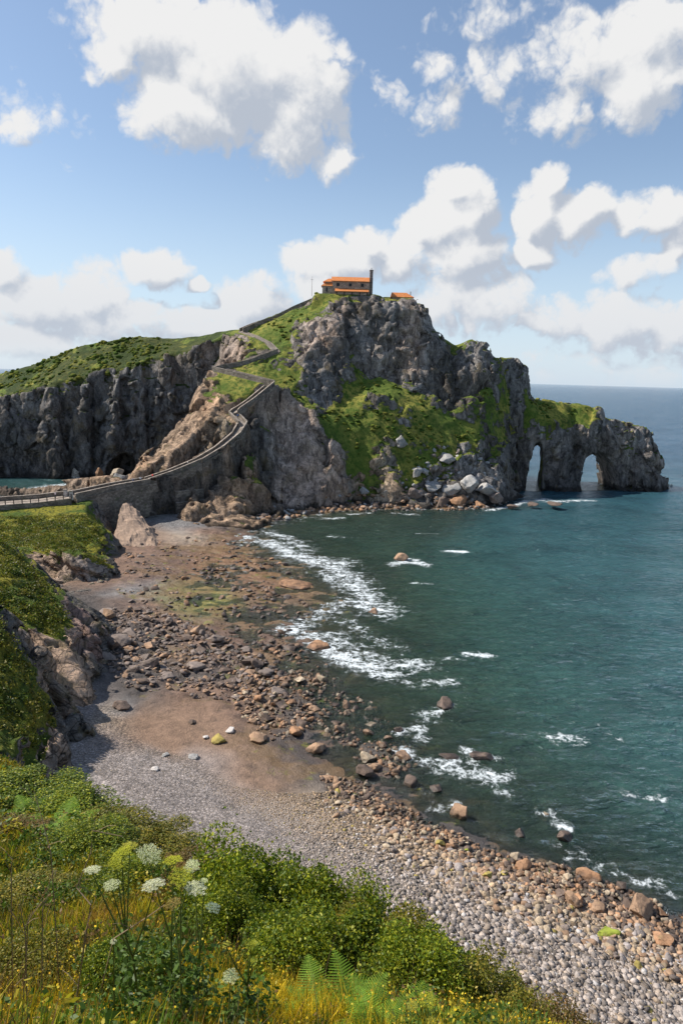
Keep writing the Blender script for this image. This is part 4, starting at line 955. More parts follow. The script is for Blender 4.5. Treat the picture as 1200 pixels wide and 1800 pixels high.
# ------------------------------------------------------------------ people on the path
def person_proto(step):
    J = {'hip': (0, 0, .95), 'chest': (0, .0, 1.32), 'neck': (0, 0, 1.5), 'head': (0, .02, 1.63), 'crown': (0, .01, 1.72),
         'sl': (-.19, 0, 1.43), 'el': (-.25, -.03, 1.14), 'hl': (-.23, .1, .90), 'sr': (.19, 0, 1.43), 'er': (.25, -.03, 1.14), 'hr': (.23, .08, .90),
         'tl': (-.1, 0, .90), 'kl': (-.1, .06 * step, .5), 'al': (-.1, -.08 * step, .08), 'fl': (-.1, .10 - .08 * step, .03),
         'tr': (.1, 0, .90), 'kr': (.1, .04, .5), 'ar': (.1, .16 * step, .08), 'fr': (.1, .16 * step + .16, .03)}
    E = 'hip chest|chest neck|neck head|head crown|chest sl|sl el|el hl|chest sr|sr er|er hr|hip tl|tl kl|kl al|al fl|hip tr|tr kr|kr ar|ar fr'
    rad = dict(hip=.15, chest=.16, neck=.06, head=.10, crown=.07, sl=.07, el=.05, hl=.04, sr=.07, er=.05, hr=.04, tl=.10, kl=.065, al=.045, fl=.04, tr=.10, kr=.065, ar=.045, fr=.04)
    ks = list(J); me = bpy.data.meshes.new('person'); me.from_pydata([J[k] for k in ks], [tuple(ks.index(a) for a in e.split()) for e in E.split('|')], [])
    o = bpy.data.objects.new('person', me); COL.objects.link(o)
    o.modifiers.new('skin', 'SKIN'); sk = me.skin_vertices[0].data
    for i, k in enumerate(ks): sk[i].radius = (rad[k], rad[k]); sk[i].use_root = k == 'hip'
    sb = o.modifiers.new('sub', 'SUBSURF'); sb.levels = sb.render_levels = 2
    dg = bpy.context.evaluated_depsgraph_get(); m2 = bpy.data.meshes.new_from_object(o.evaluated_get(dg)); bpy.data.objects.remove(o)
    m2.materials.clear(); m2.materials.append(M_PERSON); m2.polygons.foreach_set('use_smooth', np.ones(len(m2.polygons), bool)); return m2
M_PERSON, t = new_mat('person_clothes'); oc = t.n('ShaderNodeTexCoord').outputs['Object']; sp = t.n('ShaderNodeSeparateXYZ'); t.set(sp, 0, oc)
z_ = sp.outputs[2]; c_ = t.mix(t.mr(z_, .94, .96), (.04, .05, .08), t.n('ShaderNodeObjectInfo').outputs['Color']); c_ = t.mix(t.mr(z_, 1.5, 1.52), c_, (.5, .3, .2)); c_ = t.mix(t.mr(z_, 1.66, 1.68), c_, (.05, .03, .02)); c_ = t.mix(t.mr(z_, .08, .07), c_, (.03, .03, .03))
out(t, principled(t, c_, .8))
pms = [person_proto(1.), person_proto(.3)]
def on_path(i, t_, off):
    a = PATH[i] + (PATH[i + 1] - PATH[i]) * t_; return (a[0] + off, a[1], a[2] + .02)
for k, (loc, colr, rz, lab) in enumerate((
    (on_path(2, .25, 0), (.75, .06, .05), -.6, 'walker in a red top at the foot of the first stairs'),
    (on_path(1, .85, -.4), (.7, .7, .72), .4, 'walker in a white top beside the red one near the foot of the stairs'),
    (on_path(1, .55, .3), (.10, .12, .2), 2.4, 'walker in dark clothes on the causeway behind the white topped one'),
    (on_path(3, .6, 0), (.55, .5, .45), -.8, 'walker in beige climbing the first flight of stairs'),
    (on_path(7, .5, 0), (.12, .2, .4), 0., 'walker in blue on the bend at the head of the spur'),
    (on_path(19, .5, 0), (.08, .08, .09), 1., 'tiny walker in dark clothes on the skyline stairs'),
    ((cn[0] - 4., cn[1] - .5, cn[2] + .02), (.75, .6, .6), 2., 'visitor in a pink top standing on the viewing platform'))):
    o = bpy.data.objects.new('person', pms[k % 2]); COL.objects.link(o); o.location = loc; o.rotation_euler = (0, 0, rz); o.color = (*colr, 1); tag(o, lab, 'person', 'visitors on the path')

# ------------------------------------------------------------------ rocks
def ico(n):
    import bmesh
    bm = bmesh.new(); bmesh.ops.create_icosphere(bm, subdivisions=n, radius=1); V = np.array([v.co[:] for v in bm.verts]); Fc = np.array([[v.index for v in f_.verts] for f_ in bm.faces]); bm.free(); return V, Fc
ICO1, ICO2, ICO3, ICO4 = ico(1), ico(2), ico(3), ico(4)
def rock_verts(base, seed, flat=.6, cuts=9, rough=.05):
    r = np.random.RandomState(seed); V = base[0].copy()
    for _ in range(cuts):
        n = r.normal(size=3); n /= np.linalg.norm(n); d = r.uniform(.45, .82)
        q = V @ n - d; m = q > 0; V[m] -= q[m, None] * n
    if rough:
        n = fbm(*(V.T * 2.2 + seed * 3.1).astype(np.float32), 4); V *= (1 + rough * 2.2 * n)[:, None]
    V -= (V.max(0) + V.min(0)) / 2; V /= (V.max(0) - V.min(0)).max() / 2
    V[:, 2] *= flat; V[:, 0] *= r.uniform(.8, 1.); V[:, 1] *= r.uniform(.7, 1.)
    return V
def rock_mat(name, obj_tint=True, pale=.0):
    m, t = new_mat(name); g = t.n('ShaderNodeNewGeometry'); P = g.outputs['Position']
    base = t.n('ShaderNodeObjectInfo').outputs['Color'] if obj_tint else t.attr('tint').outputs['Color']
    n1 = t.noise(P, .9, 8, .65); n2 = t.noise(P, 5, 5, .7); cr = t.vor(t.scale(P, 1, 1, 1.6), .8, 'DISTANCE_TO_EDGE').outputs[0]
    sp = t.n('ShaderNodeSeparateXYZ'); t.set(sp, 0, P)
    v = t.m('MULTIPLY', t.mr(n1, .25, .75, .6, 1.4, False), t.mr(n2, .25, .75, .82, 1.18, False)); v = t.m('MULTIPLY', v, t.mr(cr, 0, .025, .6, 1))
    c = t.vm('SCALE', base, sc=v); c = t.mix(t.mr(t.noise(P, 1.7, 6, .7), .58, .68, 0, .45), c, (.30, .22, .10))
    wet = t.mr(t.m('ADD', sp.outputs[2], t.mr(n1, .3, .7, -.3, .3, False)), .15, .75, 1, 0)
    c = t.vm('SCALE', c, sc=t.mr(wet, 0, 1, 1, .42, False))
    out(t, principled(t, c, t.mr(wet, 0, 1, .88, .4, False), t.bump(t.m('ADD', n1, t.m('MULTIPLY', n2, .3)), .7, .3), .35)); return m
M_ROCK = rock_mat('boulder_rock'); M_ROCKS = rock_mat('stone_rubble', False)
PRO = []
for s in range(10):
    V = rock_verts(ICO4, 11 + s, .68, 15, .11); PRO.append(mesh_np('boulder', V, ICO4[1], M_ROCK, True, link=False))
SLB = []
for s in range(6):
    V = rock_verts(ICO4, 71 + s, .30, 15, .09); SLB.append(mesh_np('flat_rock', V, ICO4[1], M_ROCK, True, link=False))
CBR = (.34, .215, .135); CDK = (.14, .10, .078); CGR = (.21, .165, .14); CPL = (.33, .315, .295); CYL = (.36, .28, .08); CLM = (.26, .30, .04); CRU = (.36, .20, .11); CTN = (.42, .33, .23); CWH = (.55, .5, .46)
CNAME = {CBR: 'brown', CDK: 'dark brown', CGR: 'grey brown', CPL: 'pale grey', CYL: 'yellow stained', CLM: 'lime green weedy', CRU: 'rusty brown', CTN: 'tan', CWH: 'whitish'}
LAND = []   # places one can find, with their ground points, for telling rocks apart
N_B = 0
def rock(px, py, wpx, col, label, slab=False, hs=1., group=None, p=None, sink=.3, rz=None, tilt=None, seed=None):
    global N_B
    r = random.Random(int(px * 7 + py * 13) if seed is None else seed)
    if p is None:
        p = ground_at(px, py)
        if p[2] < -.2: p = atz(px, py, -.2)
    dist = (np.asarray(p) - CAM) @ fw; w = wpx / F * dist / 2
    me = (SLB if slab else PRO)[r.randrange(6 if slab else 10)]
    o = bpy.data.objects.new('flat_rock' if slab else 'boulder', me); COL.objects.link(o)
    hz = w * (.30 if slab else .68) * hs
    o.location = (p[0], p[1], p[2] + hz * (1 - 2 * sink)); o.scale = (w, w * r.uniform(.8, 1.1), w * hs)
    o.rotation_euler = tilt or (r.uniform(-.15, .15), r.uniform(-.15, .15), 0); o.rotation_euler[2] = r.uniform(0, 6.28) if rz is None else rz
    k = r.uniform(.85, 1.15); o.color = (col[0] * k, col[1] * k, col[2] * k, 1)
    tag(o, label, 'flat rock' if slab else 'boulder', group); N_B += 1
    return o
G1_ = 'boulders along the water edge'; G2_ = 'stones on the sand'; G3_ = 'rocks standing in the sea'
for a in (
 (805,1436,42,CBR,'large split brown boulder standing alone in the shallows by the boulder belt',False,1.15,G3_),
 (990,1474,38,CDK,'dark boulder out in the water with foam on its far side',False,.9,G3_),
 (912,1470,27,CDK,'dark low boulder in the water left of the foam ringed one',False,.8,G3_),
 (918,1530,38,CRU,'rounded rusty boulder at the water line, between yellow stones and sea',False,.9,G1_),
 (1030,1542,56,CRU,'long rusty boulder at the water line right of the rounded one',False,.75,G1_),
 (1006,1588,42,CBR,'tall brown boulder leaning on the upper beach stones',False,1.15,G1_),
 (1126,1602,62,CBR,'largest brown boulder of the lower shore, with dark underside',False,.85,G1_),
 (1048,1598,32,CBR,'small flat brown boulder left of the largest one',False,.7,G1_),
 (855,1540,23,CYL,'yellow topped boulder on the pebble edge',False,.9,G1_),
 (885,1538,20,CYL,'small yellow green boulder just right of the yellow topped one',False,.9,G1_),
 (772,1484,26,CYL,'yellow brown boulder at the edge of the dark stones',False,.8,G1_),
 (1068,1640,46,CLM,'flat boulder capped in bright lime green weed',False,.5,G1_),
 (1160,1652,50,CRU,'rusty slab boulder near the lime green one',False,.6,G1_),
 (820,1494,14,CLM,'tiny lime green weedy stone among dark stones',False,.8,G1_),
 (963,1532,14,CLM,'lime green stone behind the rounded rusty boulder',False,.8,G1_),
 (1120,1700,32,CYL,'yellow stained boulder low on the pebble beach',False,.6,G1_),
 (385,1303,32,CYL,'lone ochre boulder on the wet sand',False,.7,G2_),
 (215,1243,40,CDK,'dark jagged boulder on the sand under the tilted slabs',False,.75,G2_),
 (150,1283,46,CTN,'flat tan slab lying on the sand below the tilted slabs',True,.7,G2_),
 (340,1332,20,CPL,'pale flat stone in the middle of the wet sand',True,1.2,G2_),
 (272,1354,18,CWH,'whitish stone on the grey pebbles nearest the headland',True,1.4,G2_),
 (290,1328,18,CPL,'pale flat stone left of the middle one on the sand',True,1.,G2_),
 (404,1285,22,CWH,'white slab on the sand right behind the lone ochre boulder',True,1.,G2_),
 (362,1297,15,CWH,'small white slab left of the lone ochre boulder',True,1.2,G2_),
 (338,1270,16,CDK,'small black stone on the wet sand',False,.8,G2_),
 (455,1300,42,CBR,'broad brown boulder at the sand end of the boulder belt',False,.7,G1_),
 (555,1320,44,CBR,'big square brown boulder over the tidal pool',False,.9,G1_),
 (520,1290,34,CRU,'rusty boulder behind the big square one',False,.8,G1_),
 (590,1385,26,CBR,'rounded orange brown boulder at the pool edge',False,.9,G1_),
 (592,1394,22,CYL,'yellow boulder touching the rounded one at the pool edge',False,.7,G1_),
 (703,985,34,CBR,'pointed brown rock awash in foam in the middle of the bay',False,.9,G3_),
 (520,1030,66,CRU,'wide flat rusty rock at the outer edge of the tidal flat',True,.45,G3_),
 (785,1243,42,CDK,'dark rock in the surf off the boulder belt',False,.6,G3_),
 (845,1334,44,CDK,'slanting dark slab breaking the surf',True,1.2,G3_),
 (790,1332,42,CDK,'low dark slab left of the slanting one in the surf',True,.9,G3_),
 (655,1078,30,CBR,'brown rock in the white foam off the tidal flat',False,.5,G3_),
 (510,1142,32,CDK,'dark rock at the shore side of the foam',False,.5,G3_),
 (560,1140,40,CRU,'rusty rock beside the dark one at the foam',True,1.,G3_),
 (960,1432,14,CTN,'small tan stone in the water off the boulders',False,.7,G3_),
 (640,1360,44,CDK,'big dark boulder between the pool and the sea',False,1.,G1_),
 (720,1380,34,CDK,'dark boulder seaward of the big one by the pool',False,.9,G1_),
 (765,1390,32,CDK,'outermost dark boulder of the belt by the pool',False,.7,G1_),
 (205,1128,62,CGR,'largest smooth grey slab beside the purple slab',True,1.2,'slabs under the headland'),
 (230,1115,46,CGR,'grey slab lying against the largest smooth one',True,1.,'slabs under the headland'),
 (188,1160,44,CGR,'grey slab below the largest smooth one',True,1.,'slabs under the headland'),
 (205,1015,0,CGR,'',True,1.,None)):
    if a[2]: rock(*a)
# rocks at the foot of the island, and the ones that need their own distance
for (px, py, Y, w, c, hs, lab, sl) in (
 (175,838,262,26,CRU,1.3,'square brown block standing before the sea cave',False),
 (705,782,253.,30,CPL,1.1,'pale angular boulder alone on the grass slope',False),
 (745,832,252.,22,CPL,1.,'pale boulder on the grass above the pile',False),
 (785,812,258,44,CPL,.8,'wide pale boulder at the top of the pile',False),
 (733,835,250.,20,CPL,1.4,'tall pale boulder at the left end of the pile',False),
 (822,860,251,52,CPL,1.,'largest pale boulder in the middle of the pile',False),
 (790,868,249,42,CPL,.85,'pale boulder left of the largest in the pile',False),
 (855,868,251,44,CPL,1.,'broad pale boulder right of the largest in the pile',False),
 (868,880,249,36,CGR,.9,'grey brown boulder at the right end of the pile',False),
 (805,888,246,38,CRU,.95,'rusty boulder at the water line in front of the pile',False),
 (775,888,245.,34,CDK,.9,'dark brown boulder left of the rusty one at the water line',False),
 (845,892,246,26,CRU,.8,'small rusty boulder right at the pile front',False),
 (760,860,249.,34,CPL,.8,'pale boulder behind the left front of the pile',False),
 (730,872,246,40,CGR,.8,'grey brown boulder left of the pile at the shore',False),
 (680,868,244.5,22,CPL,.8,'pale boulder at the foot of the bare earth patch',False),
 (640,866,244,26,CPL,.8,'pale boulder at the left foot of the grass slope',False),
 (900,893,243,26,CDK,.6,'low dark rock awash between pile and arches',False),
 (935,888,247,30,CDK,.4,'flat dark rock awash in front of the first arch',False),
 (975,888,247,34,CDK,.35,'flat dark rock awash in front of the middle pillar',False),
 (60,866,262,50,CRU,.4,'long reef rock in the green water left of the causeway',True),
 (95,862,266,44,CRU,.5,'higher reef rock in foam left of the causeway',True),
 (120,868,258,36,CBR,.5,'reef rock nearest the causeway',True),
 (215,848,225,34,CPL,.9,'pale boulder behind the causeway at the foot of the spur',False),
 (205,836,236,32,CTN,.8,'tan boulder behind the causeway near the cave',False)):
    p = aty(px, py, Y); 
    if px < 130: p = atz(px, py, 0.2)
    r0_ = rock(px, py, w, c, lab, sl, hs, 'boulders at the foot of the island', p=p, sink=.25)
# pointed slab rock in front of the causeway wall
pk = [atz(196, 962, 1.), atz(276, 962, .6), atz(262, 930, 1.2), aty(216, 884, 190.), atz(205, 925, 1.5)]
c0 = (pk[0] + pk[1]) / 2; pk = [q - c0 for q in pk]
Vp, Fp = ICO4; cc = np.mean(pk, 0); hull = np.array(pk)
import bmesh
bm = bmesh.new()
for q in list(hull) + [hull[0] + [1, 7, -1], hull[1] + [0, 7, -1], hull[3] + [1.5, 3, -.5], hull[0] + [0, -2, -1.5], hull[1] + [0, -2, -1.5]]: bm.verts.new(q)
bmesh.ops.convex_hull(bm, input=bm.verts); 
for v in [v for v in bm.verts if not v.link_faces]: bm.verts.remove(v)
bmesh.ops.triangulate(bm, faces=bm.faces)
for _ in range(4): bmesh.ops.subdivide_edges(bm, edges=bm.edges, cuts=1, use_grid_fill=True)
me = bpy.data.meshes.new('pointed_rock'); bm.to_mesh(me); bm.free()
co = np.empty(len(me.vertices) * 3, np.float32); me.vertices.foreach_get('co', co); co = co.reshape(-1, 3)
nn_ = np.stack([fbm(*((co * .35 + s_).T.astype(np.float32)), 5) for s_ in (0, 31, 67)], 1); co += nn_ * 1.1
me.vertices.foreach_set('co', co.ravel()); me.materials.append(M_ROCK); o = bpy.data.objects.new('pointed_rock', me); COL.objects.link(o); o.location = c0; o.color = (.33, .23, .165, 1)
tag(o, 'pointed brown rock slab leaning against the dark causeway wall', 'rock')

# zones of scattered rocks: the bigger ones are single objects, the rest rubble
def in_poly(x, y, poly):
    c = np.zeros(x.shape, bool); j = len(poly) - 1
    for i in range(len(poly)):
        xi, yi = poly[i]; xj, yj = poly[j]
        c ^= ((yi > y) != (yj > y)) & (x < (xj - xi) * (y - yi) / (yj - yi + 1e-9) + xi); j = i
    return c
def world_poly(pp): return [tuple(atz(a, b, .4)[:2]) for a, b in pp]
def scatter(poly, n, rr):
    P = np.array(poly); lo = P.min(0); hi = P.max(0); o = []
    while len(o) < n:
        q = rr.uniform(lo, hi, (max(64, n), 2)); q = q[in_poly(q[:, 0], q[:, 1], poly)]; o += list(q)
    return np.array(o[:n])
STV = []; STF = []; STC = []; stn = 0
# ---
LOW = [rock_verts(ICO1, 200 + i, .62, 5, .12) for i in range(12)]; LOWS = [rock_verts(ICO1, 300 + i, .33, 6, .1) for i in range(8)]
MED = [rock_verts(ICO2, 400 + i, .62, 8, .06) for i in range(10)]; MEDS = [rock_verts(ICO2, 500 + i, .32, 8, .05) for i in range(8)]
TIN0 = [rock_verts(ICO1, 600 + i, .46, 4, .14) for i in range(14)]
def bulk(name, pts, size, protos, faces, cols, mat, rr, lift=.25, tilt=.25, sm=True):
    """many stones as one mesh"""
    n = len(pts); k = len(protos[0]); PR = np.array(protos)[rr.randint(0, len(protos), n)]
    a = rr.uniform(0, 6.283, n); c, s_ = np.cos(a), np.sin(a)
    X = PR[..., 0] * c[:, None] - PR[..., 1] * s_[:, None]; Y = PR[..., 0] * s_[:, None] + PR[..., 1] * c[:, None]; Z = PR[..., 2]
    tx = rr.normal(0, tilt, n)[:, None]; ty = rr.normal(0, tilt, n)[:, None]
    Z2 = Z + X * tx + Y * ty
    sz = size[:, None] / 2
    V = np.stack([X * sz + pts[:, 0:1], Y * sz + pts[:, 1:2], Z2 * sz + pts[:, 2:3] + sz * lift], -1).reshape(-1, 3)
    Fc = (faces[None] + (np.arange(n) * k)[:, None, None]).reshape(-1, 3)
    return mesh_np(name, V, Fc, mat, sm, {'tint': np.repeat(cols, k, 0)})
rr = np.random.RandomState(5)
def region2(x, y): return fbm(x.astype(np.float32) / 6, y.astype(np.float32) / 6, np.full(len(x), .3, np.float32), 3)
ZN = [ # name, pixel outline, singles, bulk, (single size lo, hi), (bulk lo, hi), colours, slab share, place phrase
 ('slab field', [(168,1085),(240,1070),(330,1090),(420,1130),(520,1190),(470,1235),(400,1235),(330,1225),(225,1215),(185,1185)], 78, 1500, (1.3,3.4), (.35,1.3), [CDK,CGR,CBR,CGR], .8, 'the tidal flat'),
 ('belt', [(410,1180),(520,1165),(660,1235),(725,1290),(715,1370),(650,1350),(560,1270),(470,1310),(415,1250)], 62, 1300, (1.0,2.4), (.3,1.), [CBR,CDK,CBR,CRU,CTN], .25, 'the boulder belt'),
 ('lower belt', [(560,1360),(640,1370),(720,1420),(860,1490),(1010,1520),(1210,1600),(1230,1700),(1000,1600),(850,1545),(700,1470),(580,1395)], 62, 2600, (.7,1.6), (.2,.75), [CBR,CDK,CTN,CRU,CDK,CBR], .2, 'the lower shore'),
 ('shallows', [(440,1100),(560,1150),(640,1230),(760,1300),(800,1400),(700,1330),(560,1220),(460,1170)], 20, 350, (.9,2.), (.3,.9), [CDK,CBR], .5, 'the shallows')]
def ground_zs(x, y): return bil(BH, bxs, bys, x, y)
for (nm, pp, n1_, n2_, s1, s2, cols, slabp, place) in ZN:
    poly = world_poly(pp); q = scatter(poly, n1_, rr); cx = np.median(q, 0)
    for i, (x, y) in enumerate(q):
        c = cols[rr.randint(len(cols))]; w = s1[0] + (s1[1] - s1[0]) * rr.random_sample()**1.8; z = ground_z(x, y); sl = rr.random_sample() < slabp
        p = np.array([x, y, z]); dist = (p - CAM) @ fw
        size = 'large' if w > s1[0] + .55 * (s1[1] - s1[0]) else ('middle sized' if w > s1[0] + .2 * (s1[1] - s1[0]) else 'small')
        side = ('landward on ' if x < cx[0] else 'seaward on ') + place
        end = ', island end' if y > cx[1] else ', near end'
        rock(0, 0, w * F / dist, c, f"{size} {CNAME[c]} {'flat rock' if sl else 'boulder'}, {side}{end}", sl, rr.uniform(.8, 1.15), 'rocks on ' + place, p=p, seed=int(x * 100 + y * 37) & 0xffff, sink=.28)
    q = scatter(poly, n2_, rr); z = ground_zs(q[:, 0], q[:, 1]); sz = s2[0] + (s2[1] - s2[0]) * rr.random_sample(n2_)**2.2
    cc_ = np.array(cols)[rr.randint(0, len(cols), n2_)] * rr.uniform(.7, 1.25, (n2_, 1))
    STV.append((np.stack([q[:, 0], q[:, 1], z], 1), sz, cc_, slabp))
pts = np.concatenate([a[0] for a in STV]); sz = np.concatenate([a[1] for a in STV]); cc_ = np.concatenate([a[2] for a in STV])
tag(bulk('rubble', pts, sz, MED + MEDS, ICO2[1], cc_, M_ROCKS, rr), kind='stuff')
print('boulders', N_B)
# loose stones over the tidal flat
poly = world_poly([(205,1050),(225,960),(300,945),(420,950),(520,1000),(560,1060),(540,1110),(560,1200),(470,1180),(400,1140),(330,1095),(250,1075)])
q = scatter(poly, 2600, rr); k_ = region2(q[:, 0], q[:, 1]) + rr.normal(0, .12, len(q)) > .02; q = q[k_]; z = ground_zs(q[:, 0], q[:, 1])
cc_ = np.array([CBR, CDK, CRU, CGR, CDK])[rr.randint(0, 5, len(q))] * rr.uniform(.6, 1.15, (len(q), 1))
tag(bulk('rubble', np.stack([q[:, 0], q[:, 1], z], 1), .35 + 1.5 * rr.random_sample(len(q))**3, MEDS + MED[:2], ICO2[1], cc_, M_ROCKS, rr, .1), kind='stuff')
poly = world_poly([(560,1410),(640,1415),(720,1470),(860,1530),(1000,1580),(1230,1680),(1240,1760),(1100,1720),(900,1640),(700,1520),(600,1460)])
q = scatter(poly, 2600, rr); k_ = region2(q[:, 0] * 1.6, q[:, 1] * 1.6) + rr.normal(0, .12, len(q)) > .0; q = q[k_]; z = ground_zs(q[:, 0], q[:, 1])
cc_ = np.array([CTN, CBR, (.40, .30, .20), CGR, PEB])[rr.randint(0, 5, len(q))] * rr.uniform(.6, 1.2, (len(q), 1))
tag(bulk('rubble', np.stack([q[:, 0], q[:, 1], z], 1), .25 + .75 * rr.random_sample(len(q))**3, MEDS + MED, ICO2[1], cc_, M_ROCKS, rr, .25), kind='stuff')
# island foot rubble and the rusty rock shelf
poly = [tuple(atz(a, b, .4)[:2]) for a, b in ((600,870),(700,868),(780,862),(880,868),(895,895),(780,897),(700,899),(610,896),(540,902),(500,915),(420,915),(440,900),(560,890))]
q = scatter(poly, 1100, rr); z = np.maximum(ground_zs(q[:, 0], q[:, 1]), island_z(q[:, 0], q[:, 1])); z = np.minimum(z, 3.5)
cc_ = np.array([CRU, CBR, CPL, CGR, CDK])[rr.randint(0, 5, len(q))] * rr.uniform(.7, 1.2, (len(q), 1))
tag(bulk('rubble', np.stack([q[:, 0], q[:, 1], z], 1), rr.uniform(.6, 2.6, len(q))**1., MED, ICO2[1], cc_, M_ROCKS, rr), kind='stuff')
poly = [tuple(p[:2]) for p in (aty(700, 860, 246), aty(890, 860, 250), aty(885, 800, 268), aty(770, 800, 260), aty(720, 830, 251))]
q = scatter(poly, 170, rr); z = np.maximum(ground_zs(q[:, 0], q[:, 1]), island_z(q[:, 0], q[:, 1]))
cc_ = np.array([CPL, CPL, CGR])[rr.randint(0, 3, len(q))] * rr.uniform(.8, 1.2, (len(q), 1))
tag(bulk('rubble', np.stack([q[:, 0], q[:, 1], z], 1), rr.uniform(.7, 2.8, len(q)), MED, ICO2[1], cc_, M_ROCKS, rr, .45), kind='stuff')
# pebbles of the near beach
poly = world_poly([(100,1345),(120,1300),(200,1290),(245,1330),(330,1345),(420,1395),(520,1400),(600,1395),(700,1465),(850,1545),(1000,1600),(1240,1700),(1500,1900),(1500,2500),(900,2300),(600,1950),(450,1750),(300,1500)])
n = 150000; q = scatter(poly, n, rr); z = ground_zs(q[:, 0], q[:, 1])
toward = np.clip((1.9 - z) / 1.2, 0, 1)
rightw = smooth(-12, 12, q[:, 0])
sz = .85 * (.07 + .13 * rr.random_sample(n)**2 + .50 * rr.random_sample(n)**9 * (.2 + rightw) + .14 * toward * rr.random_sample(n)**2) * (.7 + .55 * rightw) * (1 + .35 * fbm2(q[:, :1] / 3, q[:, 1:] / 3, 2)[:, 0])
c1 = np.array([.325, .275, .24]); c2 = np.array([.36, .255, .16]); mixv = np.clip(toward * .9 + rr.normal(0, .3, n), 0, 1)[:, None]
cc_ = (c1 * (1 - mixv) + c2 * mixv) * rr.uniform(.35, 1.45, (n, 1)); w_ = rr.random_sample(n) < .03; cc_[w_] = np.array([.52, .48, .45]); w_ = rr.random_sample(n) < .004 * (1 + toward * 5); cc_[w_] = np.array(CYL)
M_PEB = rock_mat('beach_pebbles', False)
tag(bulk('pebbles', np.stack([q[:, 0], q[:, 1], z], 1), sz, TIN0, ICO1[1], cc_, M_PEB, rr, .15, .2, False), kind='stuff')
# ------------------------------------------------------------------ the near hillside under the camera
FP = []
def fp(p, dz=0.): FP.append([p[0], p[1], p[2] + dz])
EDGE = [(-500,1180,34),(-200,1245,30),(0,1322,25),(60,1362,22.5),(110,1398,20.5),(210,1462,17.2),(300,1512,14.6),(370,1560,12.6),(450,1640,10.2),(600,1690,8.8),(750,1730,7.8),(900,1790,6.9),(1050,1860,6.1),(1200,1930,5.5),(1500,2080,4.8),(1900,2250,4.2)]
for px, py, Y in EDGE:
    p = aty(px, py, Y); fp(p, -.30); dr = 10 if px < 380 else 13
    fp([p[0] + 1.5, p[1] + 6, p[2] - dr]); fp([p[0] + 5, p[1] + 20, -2.])
for px, py, Y in ((-500,1400,24),(-200,1450,17),(0,1450,17),(100,1480,15.),(200,1530,12.8),(300,1600,10.3),(-200,1650,9.5),(0,1620,10),(150,1660,8.2),(300,1690,7.2),(420,1730,6.6),(-200,1850,6),(0,1800,6.0),(150,1800,5.4),(300,1800,5.0),(450,1800,4.7),(600,1800,4.6),(750,1820,4.5),(900,1860,4.3),(1100,1950,4.1),(300,1950,3.6),(600,1950,3.5),(0,2000,3.9)):
    fp(aty(px, py, Y))
for q in ((0,0,43.35),(-3,0,44.2),(3,0,42.2),(-14,0,48.),(-30,4,52),(10,0,38.5),(-30,-8,54),(0,-8,47),(14,-8,42),(20,0,34),(1,1.8,42.3),(-1.5,1.8,42.9),(-45,30,47),(-45,10,55),(-45,60,5),(30,10,5),(30,-8,30)):
    FP.append(list(q))
fxs = np.arange(-44, 29, .16); fys = np.arange(-7.5, 58, .16)
FD_ = tin(FP, fxs, fys, [-3.]); FH = blur(FD_[..., 0], 5)
fX, fY = np.meshgrid(fxs, fys, indexing='ij')
FH = FH + fbm2(fX / 2.2, fY / 2.2, 4) * .22 * smooth(1.5, 4, fY) + fbm2(fX / .5, fY / .5, 2) * .04
def hill_z(x, y): return bil(FH, fxs, fys, np.asarray(x, float), np.asarray(y, float))
M_SOIL, t = new_mat('hillside_soil'); P = t.n('ShaderNodeNewGeometry').outputs['Position']
n = t.noise(P, 2.2, 8, .7); c = t.mix(t.mr(n, .4, .6), (.035, .045, .012), (.10, .085, .03)); c = t.mix(t.mr(t.noise(P, .5, 4), .5, .6), c, (.05, .075, .016))
out(t, principled(t, c, .95, t.bump(n, 1., .3), .1))
mesh_np('hillside', np.stack([fX.ravel(), fY.ravel(), FH.ravel()], 1), gridfaces(*fX.shape), M_SOIL)['kind'] = 'structure'

def leaf_mat(name, trans=.35, rough=.6):
    m, t = new_mat(name); c = t.attr('tint').outputs['Color']
    P = t.n('ShaderNodeNewGeometry').outputs['Position']; c = t.vm('SCALE', c, sc=t.mr(t.noise(P, 1.2, 4, .6), .3, .7, .75, 1.25, False))
    b = t.n('ShaderNodeBsdfPrincipled'); t.set(b, 'Base Color', c); b.inputs['Roughness'].default_value = rough; b.inputs['Specular IOR Level'].default_value = .25
    tl = t.n('ShaderNodeBsdfTranslucent'); t.set(tl, 0, t.vm('MULTIPLY', c, (1.15, 1.25, .6)))
    mx = t.n('ShaderNodeMixShader'); mx.inputs[0].default_value = trans; t.set(mx, 1, b.outputs[0]); t.set(mx, 2, tl.outputs[0]); out(t, mx.outputs[0]); return m
M_GRASS = leaf_mat('grass_blades', .35); M_LEAF = leaf_mat('shrub_leaves', .3, .5); M_FERN = leaf_mat('fern_fronds', .4); M_PETAL = leaf_mat('flower_petals', .3, .8)
M_STEM = plain_mat('green_stem', (.13, .17, .04), .7); M_TWIG = plain_mat('dry_twig', (.27, .19, .12), .9); M_BARK = plain_mat('shrub_bark', (.09, .06, .04), .9)

